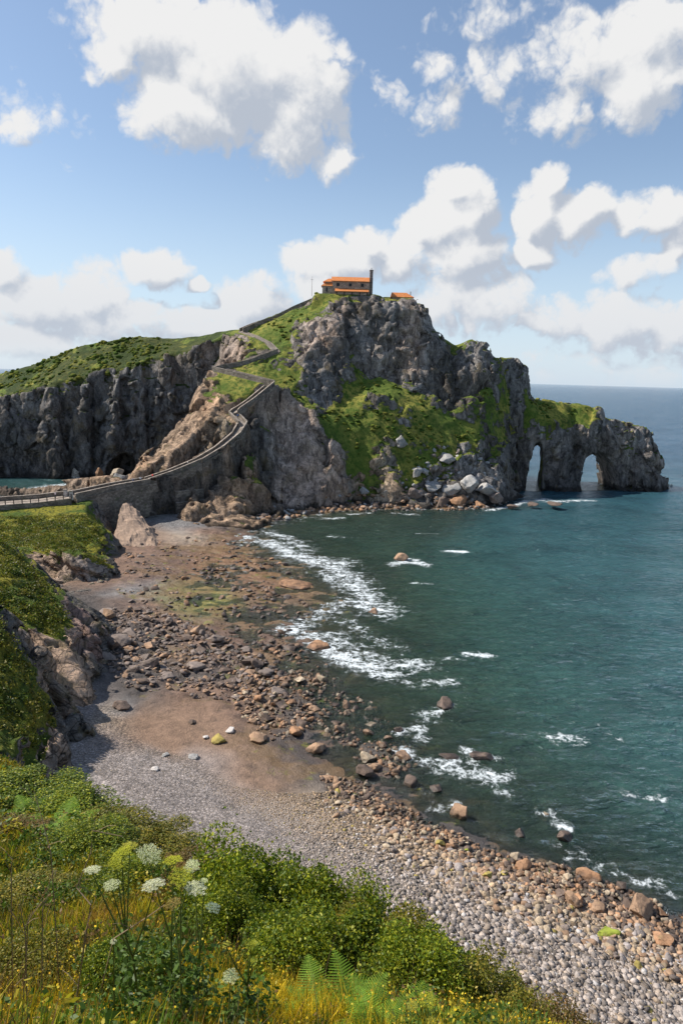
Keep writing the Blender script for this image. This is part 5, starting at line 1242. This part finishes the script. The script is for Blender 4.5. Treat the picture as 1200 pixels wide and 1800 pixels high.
GY = (.42, .36, .03); GG = (.11, .17, .02); GD = (.04, .07, .014); GB = (.38, .21, .05); GO = (.62, .36, .03); GR_ = (.16, .085, .04)
def blades(name, n, xr, yr, hr, wr, pal, rr, dens=None, bend=.5, mat=None, seg=3):
    """n grass blades standing on the hillside"""
    x = rr.uniform(*xr, n * 3); y = yr[0] + (yr[1] - yr[0]) * rr.random_sample(n * 3)
    vis = np.abs(x) < y * .72 + 2.5; x, y = x[vis], y[vis]
    if dens is not None: k = rr.random_sample(len(x)) < dens(x, y); x, y = x[k], y[k]
    x, y = x[:n], y[:n]; n = len(x); z = hill_z(x, y)
    ok = z > 8; x, y, z = x[ok], y[ok], z[ok]; n = len(x)
    clump = fbm(x.astype(np.float32) / .35, y.astype(np.float32) / .35, np.zeros(n, np.float32), 2)
    h = (hr[0] + (hr[1] - hr[0]) * rr.random_sample(n)) * (1 + clump * .8).clip(.3, 2); w = rr.uniform(*wr, n)
    a = rr.uniform(0, 6.283, n); dx, dy = np.cos(a), np.sin(a); b = h * rr.uniform(.15, bend, n); wa = rr.uniform(0, 6.283, n); wx_, wy_ = np.cos(wa) * w / 2, np.sin(wa) * w / 2
    rows = []
    for s_ in range(seg):
        u = s_ / seg; cx = x + dx * b * u * u; cy = y + dy * b * u * u; cz = z - .03 + h * u * (1 - .12 * u); ww = 1 - u * .45
        rows += [np.stack([cx - wx_ * ww, cy - wy_ * ww, cz], 1), np.stack([cx + wx_ * ww, cy + wy_ * ww, cz], 1)]
    rows.append(np.stack([x + dx * b, y + dy * b, z + h * .86], 1))
    k = len(rows); V = np.stack(rows, 1).reshape(-1, 3); base = np.arange(n) * k
    q = [np.stack([base + 2 * s_, base + 2 * s_ + 1, base + 2 * s_ + 3, base + 2 * s_ + 2], 1) for s_ in range(seg - 1)]
    tr_ = np.stack([base + 2 * seg - 2, base + 2 * seg - 1, base + 2 * seg], 1)
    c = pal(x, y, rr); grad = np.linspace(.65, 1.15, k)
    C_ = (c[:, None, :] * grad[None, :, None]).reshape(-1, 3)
    return mesh_np(name, V, [np.concatenate(q), tr_], mat or M_GRASS, False, {'tint': C_})
def region(x, y, sc=2.2, o=0.):
    return fbm(x.astype(np.float32) / sc + o, y.astype(np.float32) / sc, np.full(len(x), .3 + o, np.float32), 3)
def pal_grass(x, y, rr):
    n = len(x); r1 = region(x, y, 2.6); r2 = region(x, y, 1.1, 40.); u = rr.random_sample(n)
    c = np.where((r1 + rr.normal(0, .22, n) > .04)[:, None], np.array(GY), np.array(GG))
    c = np.where((r2 + rr.normal(0, .15, n) > .22)[:, None], np.array(GB), c)
    c = np.where((r2 + rr.normal(0, .15, n) < -.28)[:, None], np.array(GD), c)
    c = np.where((u < .10)[:, None], np.array(GO), c); c = np.where((u > .93)[:, None], np.array(GR_), c)
    gc = aty(440, 1740, 5.); gd = np.exp(-((x - gc[0])**2 + (y - gc[1])**2) / 1.3**2) + .6 * np.exp(-((x + 2.6)**2 + (y - 6.2)**2) / 1.2**2)
    c = np.where((rr.random_sample(n) < gd * .85)[:, None], np.array((.62, .42, .025)), c)
    far = smooth(7, 12, y)[:, None]
    c = c * (1 - .35 * far) + np.array([.14, .15, .025]) * .35 * far
    return c * rr.uniform(.6, 1.3, (n, 1))
rg = np.random.RandomState(21)
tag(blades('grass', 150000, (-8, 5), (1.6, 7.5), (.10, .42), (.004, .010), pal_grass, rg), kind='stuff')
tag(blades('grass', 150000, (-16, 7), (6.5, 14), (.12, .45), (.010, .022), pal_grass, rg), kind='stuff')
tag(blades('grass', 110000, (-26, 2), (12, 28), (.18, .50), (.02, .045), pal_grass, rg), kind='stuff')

# leafy undergrowth: small leaves in low mounds over the slope
def leaf_cloud(C3, size, cols, rr, elong=1.7):
    """a bent leaf at each centre of C3, random facing"""
    n = len(C3); d = rr.normal(size=(n, 3)); d[:, 2] = np.abs(d[:, 2]) * .7; d /= np.linalg.norm(d, axis=1)[:, None]
    e = np.cross(d, rr.normal(size=(n, 3))); e /= np.linalg.norm(e, axis=1)[:, None] + 1e-9
    s = size[:, None]; V = np.stack([C3 - d * s * elong / 2, C3 + e * s * .45, C3 + d * s * elong / 2, C3 - e * s * .45], 1)
    return V.reshape(-1, 3), (np.arange(n)[:, None] * 4 + np.array([0, 1, 2, 3])), np.repeat(cols, 4, 0)
def undergrowth(name, n, xr, yr, size, hgt, pal, sel, rr):
    x = rr.uniform(*xr, n * 4); y = rr.uniform(*yr, n * 4); k = (np.abs(x) < y * .72 + 2.) & (sel(x, y) + rr.normal(0, .08, n * 4) > 0); x, y = x[k][:n], y[k][:n]; z = hill_z(x, y); ok = z > 8; x, y, z = x[ok], y[ok], z[ok]
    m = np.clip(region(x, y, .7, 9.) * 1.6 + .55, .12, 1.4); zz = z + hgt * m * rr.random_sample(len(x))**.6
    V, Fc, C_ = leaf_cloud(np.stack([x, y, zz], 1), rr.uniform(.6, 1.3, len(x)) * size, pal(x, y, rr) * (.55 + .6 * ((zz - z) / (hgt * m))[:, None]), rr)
    return mesh_np(name, V, Fc, M_LEAF, False, {'tint': C_})
def pal_ug(x, y, rr):
    n = len(x); r1 = region(x, y, 1.8, 70.)
    c = np.where((r1 + rr.normal(0, .2, n) > .1)[:, None], np.array((.34, .28, .03)), np.array((.065, .11, .016)))
    c = np.where((region(x, y, 1.3, 25.) + rr.normal(0, .15, n) > .25)[:, None], np.array((.17, .10, .04)), c)
    return c * rr.uniform(.7, 1.3, (n, 1))
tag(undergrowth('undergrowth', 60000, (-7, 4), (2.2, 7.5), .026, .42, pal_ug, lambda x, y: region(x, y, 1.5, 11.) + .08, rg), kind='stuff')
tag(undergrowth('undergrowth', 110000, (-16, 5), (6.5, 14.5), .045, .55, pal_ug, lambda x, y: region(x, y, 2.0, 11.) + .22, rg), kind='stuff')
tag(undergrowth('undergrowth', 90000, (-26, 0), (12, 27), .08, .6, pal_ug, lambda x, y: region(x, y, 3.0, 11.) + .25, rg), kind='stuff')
# small yellow flowers in the grass
def pal_fl(x, y, rr): return np.array([(.75, .50, .02), (.70, .56, .06), (.62, .36, .03)])[rr.randint(0, 3, len(x))] * rr.uniform(.8, 1.15, (len(x), 1))
x = rg.uniform(-5, 3, 90000); y = rg.uniform(2.2, 8.5, 90000); k = (np.abs(x) < y * .72 + 1.5) & (region(x, y, 1.3, 90.) + rg.normal(0, .1, len(x)) > .05); x, y = x[k][:5500], y[k][:5500]
z = hill_z(x, y) + rg.uniform(.18, .5, len(x)); V, Fc, C_ = leaf_cloud(np.stack([x, y, z], 1), rg.uniform(.0026, .0055, len(x)) * y, pal_fl(x, y, rg), rg, 1.1)
tag(mesh_np('wildflowers', V, Fc, M_PETAL, False, {'tint': C_}), kind='stuff')

# ---- shrubs
def shrub_meshes(seed, n, top, low, tip, leaf, lumps=26):
    r = np.random.RandomState(seed); L = r.normal(size=(lumps, 3)); L /= np.linalg.norm(L, axis=1)[:, None]; L *= r.uniform(.35, .78, (lumps, 1)); L[:, 2] = L[:, 2] * .62 + .52; R_ = r.uniform(.20, .36, lumps)
    i = r.randint(0, lumps, n); d = r.normal(size=(n, 3)); d /= np.linalg.norm(d, axis=1)[:, None]
    C3 = L[i] + d * (R_[i] * r.random_sample(n)**.30)[:, None] * np.array([1, 1, .9])
    sp_ = r.random_sample(n) < .05; C3[sp_] += d[sp_] * r.uniform(.03, .14, (sp_.sum(), 1)) + np.array([0, 0, .05])
    C3[:, 2] = np.maximum(C3[:, 2], .02)
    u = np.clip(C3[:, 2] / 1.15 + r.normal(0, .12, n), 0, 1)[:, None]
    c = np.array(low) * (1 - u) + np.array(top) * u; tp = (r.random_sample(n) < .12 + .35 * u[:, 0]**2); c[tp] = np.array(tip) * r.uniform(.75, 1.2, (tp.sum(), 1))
    V, Fc, C_ = leaf_cloud(C3, r.uniform(.6, 1.35, n) * leaf, c * r.uniform(.7, 1.25, (n, 1)), r)
    fol = mesh_np('foliage', V, Fc, M_LEAF, False, {'tint': C_}, link=False)
    mb = MB()
    for k in range(lumps):
        a = Vector((r.uniform(-.08, .08), r.uniform(-.08, .08), -.15)); b = Vector(L[k]); mid = a.lerp(b, .5) + Vector((0, 0, -.06))
        mb.tube([a, mid, b], [.022, .014, .005], 5)
    st = mb.build('stem', M_BARK); sm = st.data; bpy.data.objects.remove(st); return fol, sm
GRN = [shrub_meshes(5 + i, 26000, (.125, .175, .015), (.025, .055, .011), (.29, .30, .02), .026) for i in range(3)]
GR2 = [shrub_meshes(45 + i, 22000, (.19, .18, .022), (.05, .075, .015), (.29, .22, .03), .024) for i in range(2)]
BRN = [shrub_meshes(85 + i, 20000, (.17, .12, .03), (.06, .06, .018), (.22, .12, .04), .022) for i in range(2)]
def shrub(proto, px, py, Y, w, h, label, rz=0., group='shrubs on the near slope', cat='shrub'):
    p = aty(px, py, Y); z = float(hill_z(p[0], p[1])); r_ = empty('leafy_shrub', (p[0], p[1], z - .05), rz); r_.scale = (w * 1.15, w * 1.15, h * 1.35); tag(r_, label, cat, group)
    for me, nm in zip(proto, ('foliage', 'stem')):
        o = bpy.data.objects.new(nm, me); COL.objects.link(o); o.parent = r_
    return r_
for a in (
 (GRN[0],430,1600,9.3,1.15,1.25,'tallest bright green shrub at the left end of the shrub row',.3),
 (GRN[1],520,1640,8.6,1.0,1.0,'green shrub between the tallest one and its round neighbour',2.),
 (GRN[2],590,1630,8.9,1.0,1.15,'round yellow tipped green shrub in the middle of the shrub row',4.),
 (GR2[0],690,1680,8.0,.95,.95,'olive shrub in front of the gap that shows pebbles',1.),
 (GR2[1],790,1700,7.7,.95,.8,'low olive shrub sloping down right of the gap',5.),
 (BRN[0],880,1740,7.2,.85,.65,'brownish feathery shrub right of the low olive one',2.6),
 (BRN[1],960,1780,6.8,.8,.6,'brownish low shrub next to the pebble beach at the lower right',1.4),
 (GR2[0],1060,1830,6.3,.7,.5,'lowest olive shrub in the right corner',3.3),
 (GRN[1],640,1740,7.,.85,.8,'dark green shrub under the olive one, above the ferns',3.7),
 (GRN[0],520,1720,7.2,.8,.75,'dark green shrub right of the yellow grass',1.9),
 (GRN[2],740,1760,6.6,.75,.7,'green shrub behind the ferns at the bottom',.8),
 (GR2[1],850,1790,6.2,.7,.55,'olive shrub over the right hand ferns',4.4),
 (GRN[0],400,1660,8.,.7,.7,'small green shrub beside the white umbels',5.5),
 (BRN[0],330,1505,14.2,1.4,.55,'rust brown shrub on the skyline of the slope over the beach',.2),
 (GR2[1],260,1478,15.5,1.5,.5,'olive brown shrub left of the rust one on the slope edge',2.2),
 (GR2[0],190,1450,16.,1.5,.6,'olive shrub on the slope edge',4.1),
 (GRN[2],120,1420,17.,1.7,.6,'dark green shrub on the upper left slope',3.),
 (GRN[1],50,1385,19.,1.9,.6,'big green shrub at the left edge under the ferny bank',1.),
 (GRN[0],150,1500,13.5,1.2,.5,'green shrub below the olive one on the slope',5.),
 (GRN[0],215,1540,11.,.8,.5,'low green shrub behind the umbels',2.9),
 (BRN[1],20,1490,15.,1.2,.35,'brown shrub at the left edge among dry grass',.9),
 (GR2[0],60,1590,10.5,1.,.4,'low olive brown shrub left of the dry stalks',3.9),
 (GRN[1],230,1720,6.0,.55,.5,'dark low shrub below the umbels',1.2),
 (GR2[1],30,1720,6.6,.7,.5,'olive shrub in the bottom left corner',2.2)):
    shrub(*a[:7], rz=a[7])

# ---- ferns
def frond_mesh(seed, curl=1.):
    r = np.random.RandomState(seed); V = []; Fc = []; C_ = []
    n = 22
    def quad(a, b, c, d, col):
        k = len(V); V.extend([a, b, c, d]); Fc.append((k, k + 1, k + 2, k + 3)); C_.extend([col] * 4)
    def spine(t): return np.array([t * .95, 0, .55 * t - .62 * curl * t * t])
    for i in range(n):
        t0 = .12 + .88 * i / n; p = spine(t0); q = spine(t0 + .03); ln = .30 * math.sin(min(1, (1 - t0) * 1.25 + .03) * math.pi / 2) * (.55 + .45 * min(1, t0 * 4))
        col0 = np.array([.17, .29, .03]) * r.uniform(.8, 1.25)
        for s in (-1, 1):
            dirv_ = np.array([.30, s, -.10 + r.uniform(-.06, .06)]); dirv_ /= np.linalg.norm(dirv_)
            m = 9
            for j in range(m):
                u = (j + .5) / m; c = p + dirv_ * ln * u; lw = .021 * (1 - u * .75); fwd = (q - p) / np.linalg.norm(q - p)
                for s2 in (-1, 1):
                    tip = c + fwd * s2 * lw + dirv_ * ln * .05; quad(c - dirv_ * ln * .045, c + fwd * s2 * lw * .6 - dirv_ * ln * .03, tip, c + dirv_ * ln * .05, col0 * (1 + .35 * u))
    for i in range(n):
        a = spine(i / n); b = spine((i + 1) / n); quad(a + [0, .004, 0], a - [0, .004, 0], b - [0, .003, 0], b + [0, .003, 0], np.array([.16, .18, .04]))
    return mesh_np('frond', np.array(V), np.array(Fc), M_FERN, False, {'tint': np.array(C_)}, link=False)
FRO = [frond_mesh(i, c) for i, c in enumerate((.9, 1.15, .7))]
for k, (px, py, Y, s_, lab) in enumerate(((560,1780,5.2,.55,'fern at the bottom beside the yellow grass'),(620,1790,5.1,.6,'broad fern at the bottom right of the yellow grass'),(700,1800,5.0,.6,'bright fern in the middle of the bottom edge'),(760,1775,5.4,.5,'fern behind the bright middle one'),(820,1810,4.9,.5,'fern at the bottom under the olive shrub'),(660,1830,4.6,.5,'fern cut by the bottom edge, between the broad and the bright one'),
      (90,1790,4.9,.5,'fern in the bottom left corner'),(120,1830,4.5,.45,'fern cut by the bottom edge on the left'),(60,1420,17,1.3,'large bracken fern on the upper left slope'),(110,1440,16,1.2,'bracken fern right of the large one'),(20,1445,15.5,1.2,'bracken fern at the left edge'),(95,1475,14.5,1.,'small bracken fern below the large one'),(480,1800,4.9,.4,'small fern among the yellow flowers'))):
    p = aty(px, py, Y); z = float(hill_z(p[0], p[1])); r_ = empty('fern', (p[0], p[1], z - .02), k * 1.3); r_.scale = (s_, s_, s_); tag(r_, lab, 'fern', 'ferns on the near slope')
    m = 8
    for j in range(m):
        o = bpy.data.objects.new('frond', FRO[(j + k) % 3]); COL.objects.link(o); o.parent = r_; o.rotation_euler = (random.uniform(-.2, .2), random.uniform(-.45, .05), j * 6.283 / m + random.uniform(-.3, .3)); q = random.uniform(.7, 1.1); o.scale = (q, q, q)

# ---- umbels
def umbel_mesh(seed, col, dome=.28, n=26):
    r = np.random.RandomState(seed); pts = []; cols = []; mb = MB()
    for i in range(n):
        rad = math.sqrt((i + .5) / n); a = i * 2.399963; c = np.array([rad * math.cos(a) * .5, rad * math.sin(a) * .5, dome * .5 * (1 - rad**2) + r.uniform(-.02, .02)])
        mb.tube([(0, 0, -.42), tuple(c * .6 + [0, 0, -.13]), tuple(c)], [.008, .006, .005], 4)
        m = 60; d = r.normal(size=(m, 3)) * [.055, .055, .022]; pts.append(c + d + [0, 0, .02]); cols.append(np.tile(col, (m, 1)) * r.uniform(.72, 1.12, (m, 1)))
    V, Fc, C_ = leaf_cloud(np.concatenate(pts), np.full(n * 60, .040), np.concatenate(cols), r, 1.1)
    fl = mesh_np('umbel', V, Fc, M_PETAL, False, {'tint': C_}, link=False); ry = mb.build('ray', M_STEM); me = ry.data; bpy.data.objects.remove(ry); return fl, me
UW = [umbel_mesh(3, (.80, .79, .62)), umbel_mesh(4, (.70, .72, .48), .2)]; UY = [umbel_mesh(5, (.50, .50, .05), .2, 20), umbel_mesh(6, (.58, .54, .10), .25, 22)]; UB = [umbel_mesh(7, (.42, .50, .42), .5, 22)]; UD = [umbel_mesh(8, (.42, .30, .10), .12, 18)]
def umbel_plant(root_px, root_Y, heads, label):
    p = aty(*root_px, root_Y); z = float(hill_z(p[0], p[1])); base = np.array([p[0], p[1], z]); r_ = empty('umbel_plant', tuple(base)); tag(r_, label, 'wildflower', 'tall umbel flowers on the near slope')
    H_ = [aty(px, py, Y) - base for px, py, Y, w, kind in heads]; fork = np.mean(H_, 0) * [.45, .45, .5]; fork[2] = np.mean([h[2] for h in H_]) * .55
    mb = MB(); mb.tube([(0, 0, -.1), tuple(fork * [.4, .4, .5]), tuple(fork)], [.012, .010, .008], 6)
    for h_, (px, py, Y, w, kind) in zip(H_, heads): 
        end = h_ - [0, 0, .26 * w / F * Y]; mb.tube([tuple(fork), tuple(fork * .4 + end * .6 + [0, 0, -.02]), tuple(end)], [.007, .006, .004], 5)
    mb.build('stem', M_STEM, r_)
    for k, (h_, (px, py, Y, w, kind)) in enumerate(zip(H_, heads)):
        s_ = w / F * Y * .85; fl, ry = kind[k % len(kind)]
        o = bpy.data.objects.new('umbel', fl); COL.objects.link(o); o.parent = r_; o.location = tuple(h_); o.scale = (s_, s_, s_ * .62); o.rotation_euler = (random.uniform(-.3, .2), random.uniform(-.3, .3), random.uniform(0, 6))
        o2 = bpy.data.objects.new('ray', ry); COL.objects.link(o2); o2.parent = o
    n = 420; C3 = np.stack([rg.normal(fork[0] * .5, .10, n), rg.normal(fork[1] * .5, .10, n), rg.uniform(.02, max(.1, fork[2]), n)], 1)
    V, Fc, C_ = leaf_cloud(C3, rg.uniform(.02, .045, n), np.tile([.07, .12, .02], (n, 1)) * rg.uniform(.6, 1.6, (n, 1)), rg); mesh_np('leaves', V, Fc, M_LEAF, False, {'tint': C_}, r_)
umbel_plant((250,1740), 4.7, [(270,1556,4.1,52,UW),(197,1556,4.2,36,UW),(163,1529,4.4,36,UW)], 'tall plant with the largest white umbel and two smaller to its left')
umbel_plant((300,1720), 4.9, [(262,1502,4.5,56,[UW[1]]),(338,1522,4.6,34,[UW[1]]),(305,1512,4.7,44,UY)], 'tall plant with a flat cream umbel topping the group')
umbel_plant((345,1700), 5.0, [(343,1562,4.5,50,UW),(359,1548,4.7,18,UW),(374,1596,4.4,34,UB)], 'plant with a white umbel over a bluish seed head at the right of the group')
umbel_plant((225,1700), 5.0, [(214,1500,4.6,50,UY),(228,1488,4.7,34,UY),(205,1520,4.6,36,UY)], 'plant with yellow green umbels at the left of the cream one')
umbel_plant((320,1750), 4.6, [(318,1542,4.3,52,UY),(305,1588,4.2,38,UD)], 'plant with a yellow and a dry tan umbel in the middle of the group')
umbel_plant((440,1760), 4.8, [(441,1660,4.4,32,UY),(398,1660,4.5,20,UY),(445,1688,4.5,18,UY)], 'low plant with small yellow umbels against the green shrub')
umbel_plant((400,1800), 4.4, [(405,1716,4.1,36,[UW[1]])], 'low plant with a faded cream umbel above the yellow grass')
umbel_plant((200,1790), 4.6, [(200,1655,4.3,15,UW)], 'thin plant with one tiny white umbel below the group')
umbel_plant((750,1820), 4.7, [(752,1758,4.5,40,UY),(725,1768,4.6,28,UY),(800,1778,4.4,28,UY),(760,1800,4.4,34,UY)], 'yellow umbel plant among the ferns at the bottom')
# ---- dry stalks
def stalk(pts, label, rad=.006, side=5):
    W3 = [aty(px, py, Y) for px, py, Y in pts]; b = W3[0].copy(); b[2] = min(b[2], float(hill_z(b[0], b[1]))); r_ = empty('dry_stalk', tuple(b)); tag(r_, label, 'dry stalk', 'dry stalks on the near slope')
    L_ = [(0, 0, 0)] + [tuple(w - b) for w in W3[1:]]; mb = MB(); mb.tube(L_, list(np.linspace(rad, rad * .5, len(L_))), 5); mb.build('stem', M_TWIG, r_)
    for k in range(side):
        i = 1 + k % (len(L_) - 1); a = Vector(L_[i - 1]).lerp(Vector(L_[i]), random.random()); d = Vector((random.uniform(-.2, .2), random.uniform(-.1, .1), random.uniform(.05, .22)))
        mb = MB(); mb.tube([a, a + d * .6 + Vector((0, 0, .02)), a + d], [rad * .5, rad * .4, rad * .25], 4); mb.build('twig', M_TWIG, r_)
stalk([(110,1700,5.),(160,1590,5.),(135,1560,5.1),(160,1500,5.1),(163,1460,5.2),(215,1470,5.2)], 'forked grey stalk reaching up left of the umbels')
stalk([(95,1570,6.),(90,1500,6.1),(75,1440,6.2),(60,1390,6.3)], 'thin upright brown stalk near the left edge')
stalk([(110,1720,4.6),(150,1640,4.6),(170,1575,4.7)], 'pale leaning stalk under the leftmost umbel')
stalk([(130,1720,4.4),(200,1650,4.3),(262,1610,4.3),(290,1590,4.3)], 'long pale stalk crossing below the umbels')
stalk([(60,1690,4.8),(75,1600,4.9),(100,1530,5.)], 'brown stalk left of the forked grey one')
stalk([(20,1700,5.),(50,1620,5.),(85,1560,5.1),(95,1530,5.1)], 'curving brown stalk at the far left')
stalk([(40,1740,4.6),(45,1640,4.7),(35,1590,4.7)], 'short upright stalk at the far left')
stalk([(5,1560,6.),(20,1520,6.),(30,1490,6.)], 'dry stalk at the left edge of the slope')
# dry brown stems thick in the lower left
def pal_dry(x, y, rr): return np.array([(.24, .16, .10), (.18, .10, .07), (.30, .22, .13)])[rr.randint(0, 3, len(x))] * rr.uniform(.7, 1.2, (len(x), 1))
tag(blades('dry_stems', 7000, (-7, 1), (3, 9), (.3, .8), (.004, .007), pal_dry, rg, lambda x, y: np.clip(region(x, y, 1.4, 33.) * 3 + .3 - (x + 1.5) * .25, 0, 1), .35), kind='stuff')

M_SCRUB = leaf_mat('distant_scrub', .1, 1.); [setattr(n_.inputs['Specular IOR Level'], 'default_value', 0.) for n_ in M_SCRUB.node_tree.nodes if n_.type == 'BSDF_PRINCIPLED']
# ------------------------------------------------------------------ scrub on the island's left wing and turf cushions
def island_scatter(poly_px, n, s0, s1, cols, hz, name, rr, veg_min=.5):
    P = [tuple(aty(*q)[:2]) for q in poly_px]; q = scatter(P, n, rr)
    z = bil(hI, xs, ys, q[:, 0], q[:, 1]); v = bil(D[..., 1], xs, ys, q[:, 0], q[:, 1]); gx_ = bil(hI, xs, ys, q[:, 0], q[:, 1] + 1) - z
    k = (v > veg_min) & (gx_ < 2.2); q, z = q[k], z[k]; nn = region(q[:, 0], q[:, 1], 9., 5.) + rr.normal(0, .1, len(q)) > -.08; q, z = q[nn], z[nn]
    c = np.array(cols)[rr.randint(0, len(cols), len(q))] * rr.uniform(.7, 1.3, (len(q), 1))
    o = bulk(name, np.stack([q[:, 0], q[:, 1], z - .3], 1), s0 + (s1 - s0) * rr.random_sample(len(q))**2, [rock_verts(ICO2, 900 + i, hz, 1, .22) for i in range(8)], ICO2[1], c, M_SCRUB, rr, .3, .05)
    tag(o, kind='stuff'); return o
rs2 = np.random.RandomState(77)
island_scatter([(-140,745,293),(0,700,294),(150,664,292),(300,625,296),(300,594,322),(150,604,327),(0,656,328),(-140,690,325)], 2600, .8, 3.2, [(.045,.07,.016),(.08,.10,.022),(.14,.14,.03)], .6, 'scrub', rs2)
island_scatter([(560,740,252),(700,850,247),(860,800,272),(900,700,290),(1050,716,306),(930,690,303),(830,700,281),(620,650,275),(500,600,280),(420,585,298),(560,540,296),(480,700,250)], 2600, .6, 2.6, [(.045,.075,.016),(.09,.11,.02),(.13,.13,.03)], .5, 'scrub', rs2, .6)
P_ = [tuple(p) for p in ((-44,150),(-66,172),(-110,168),(-110,60),(-60,46),(-28,58),(-26,84),(-44,120))]
q = scatter(P_, 15000, rs2); z = bil(h2, xs2, ys2, q[:, 0], q[:, 1]); v = bil(D2[..., 1], xs2, ys2, q[:, 0], q[:, 1]); k = (v > .62) & (z > 2); q, z = q[k], z[k]
c = np.array([(.05,.08,.014),(.15,.15,.022),(.10,.12,.018),(.19,.16,.03)])[rs2.randint(0, 4, len(q))] * rs2.uniform(.7, 1.3, (len(q), 1))
C3 = np.repeat(np.stack([q[:, 0], q[:, 1], z], 1), 34, 0); C3 += rs2.normal(size=C3.shape) * [.42, .42, .22] + [0, 0, .12]
V, Fc, C_ = leaf_cloud(C3, rs2.uniform(.12, .26, len(C3)), np.repeat(c, 34, 0) * rs2.uniform(.6, 1.4, (len(C3), 1)), rs2); tag(mesh_np('ground_cover', V, Fc, M_LEAF, False, {'tint': C_}), kind='stuff')
# ------------------------------------------------------------------ rocks that would share a label: tell them apart by their order from the left
ORD = ['leftmost', 'second', 'third', 'fourth', 'fifth', 'sixth', 'seventh', 'eighth', 'ninth', 'tenth', 'eleventh', 'twelfth']
byl = {}
for o in COL.objects:
    if o.get('category') in ('boulder', 'flat rock'): byl.setdefault(o['label'], []).append(o)
for lab, L_ in byl.items():
    if len(L_) > 1:
        L_.sort(key=lambda o: proj(o.location)[0])
        for k, o in enumerate(L_): o['label'] = lab + (', leftmost of these' if k == 0 else ', rightmost of these' if k == len(L_) - 1 else ', %s from left' % ORD[min(k, 11)])
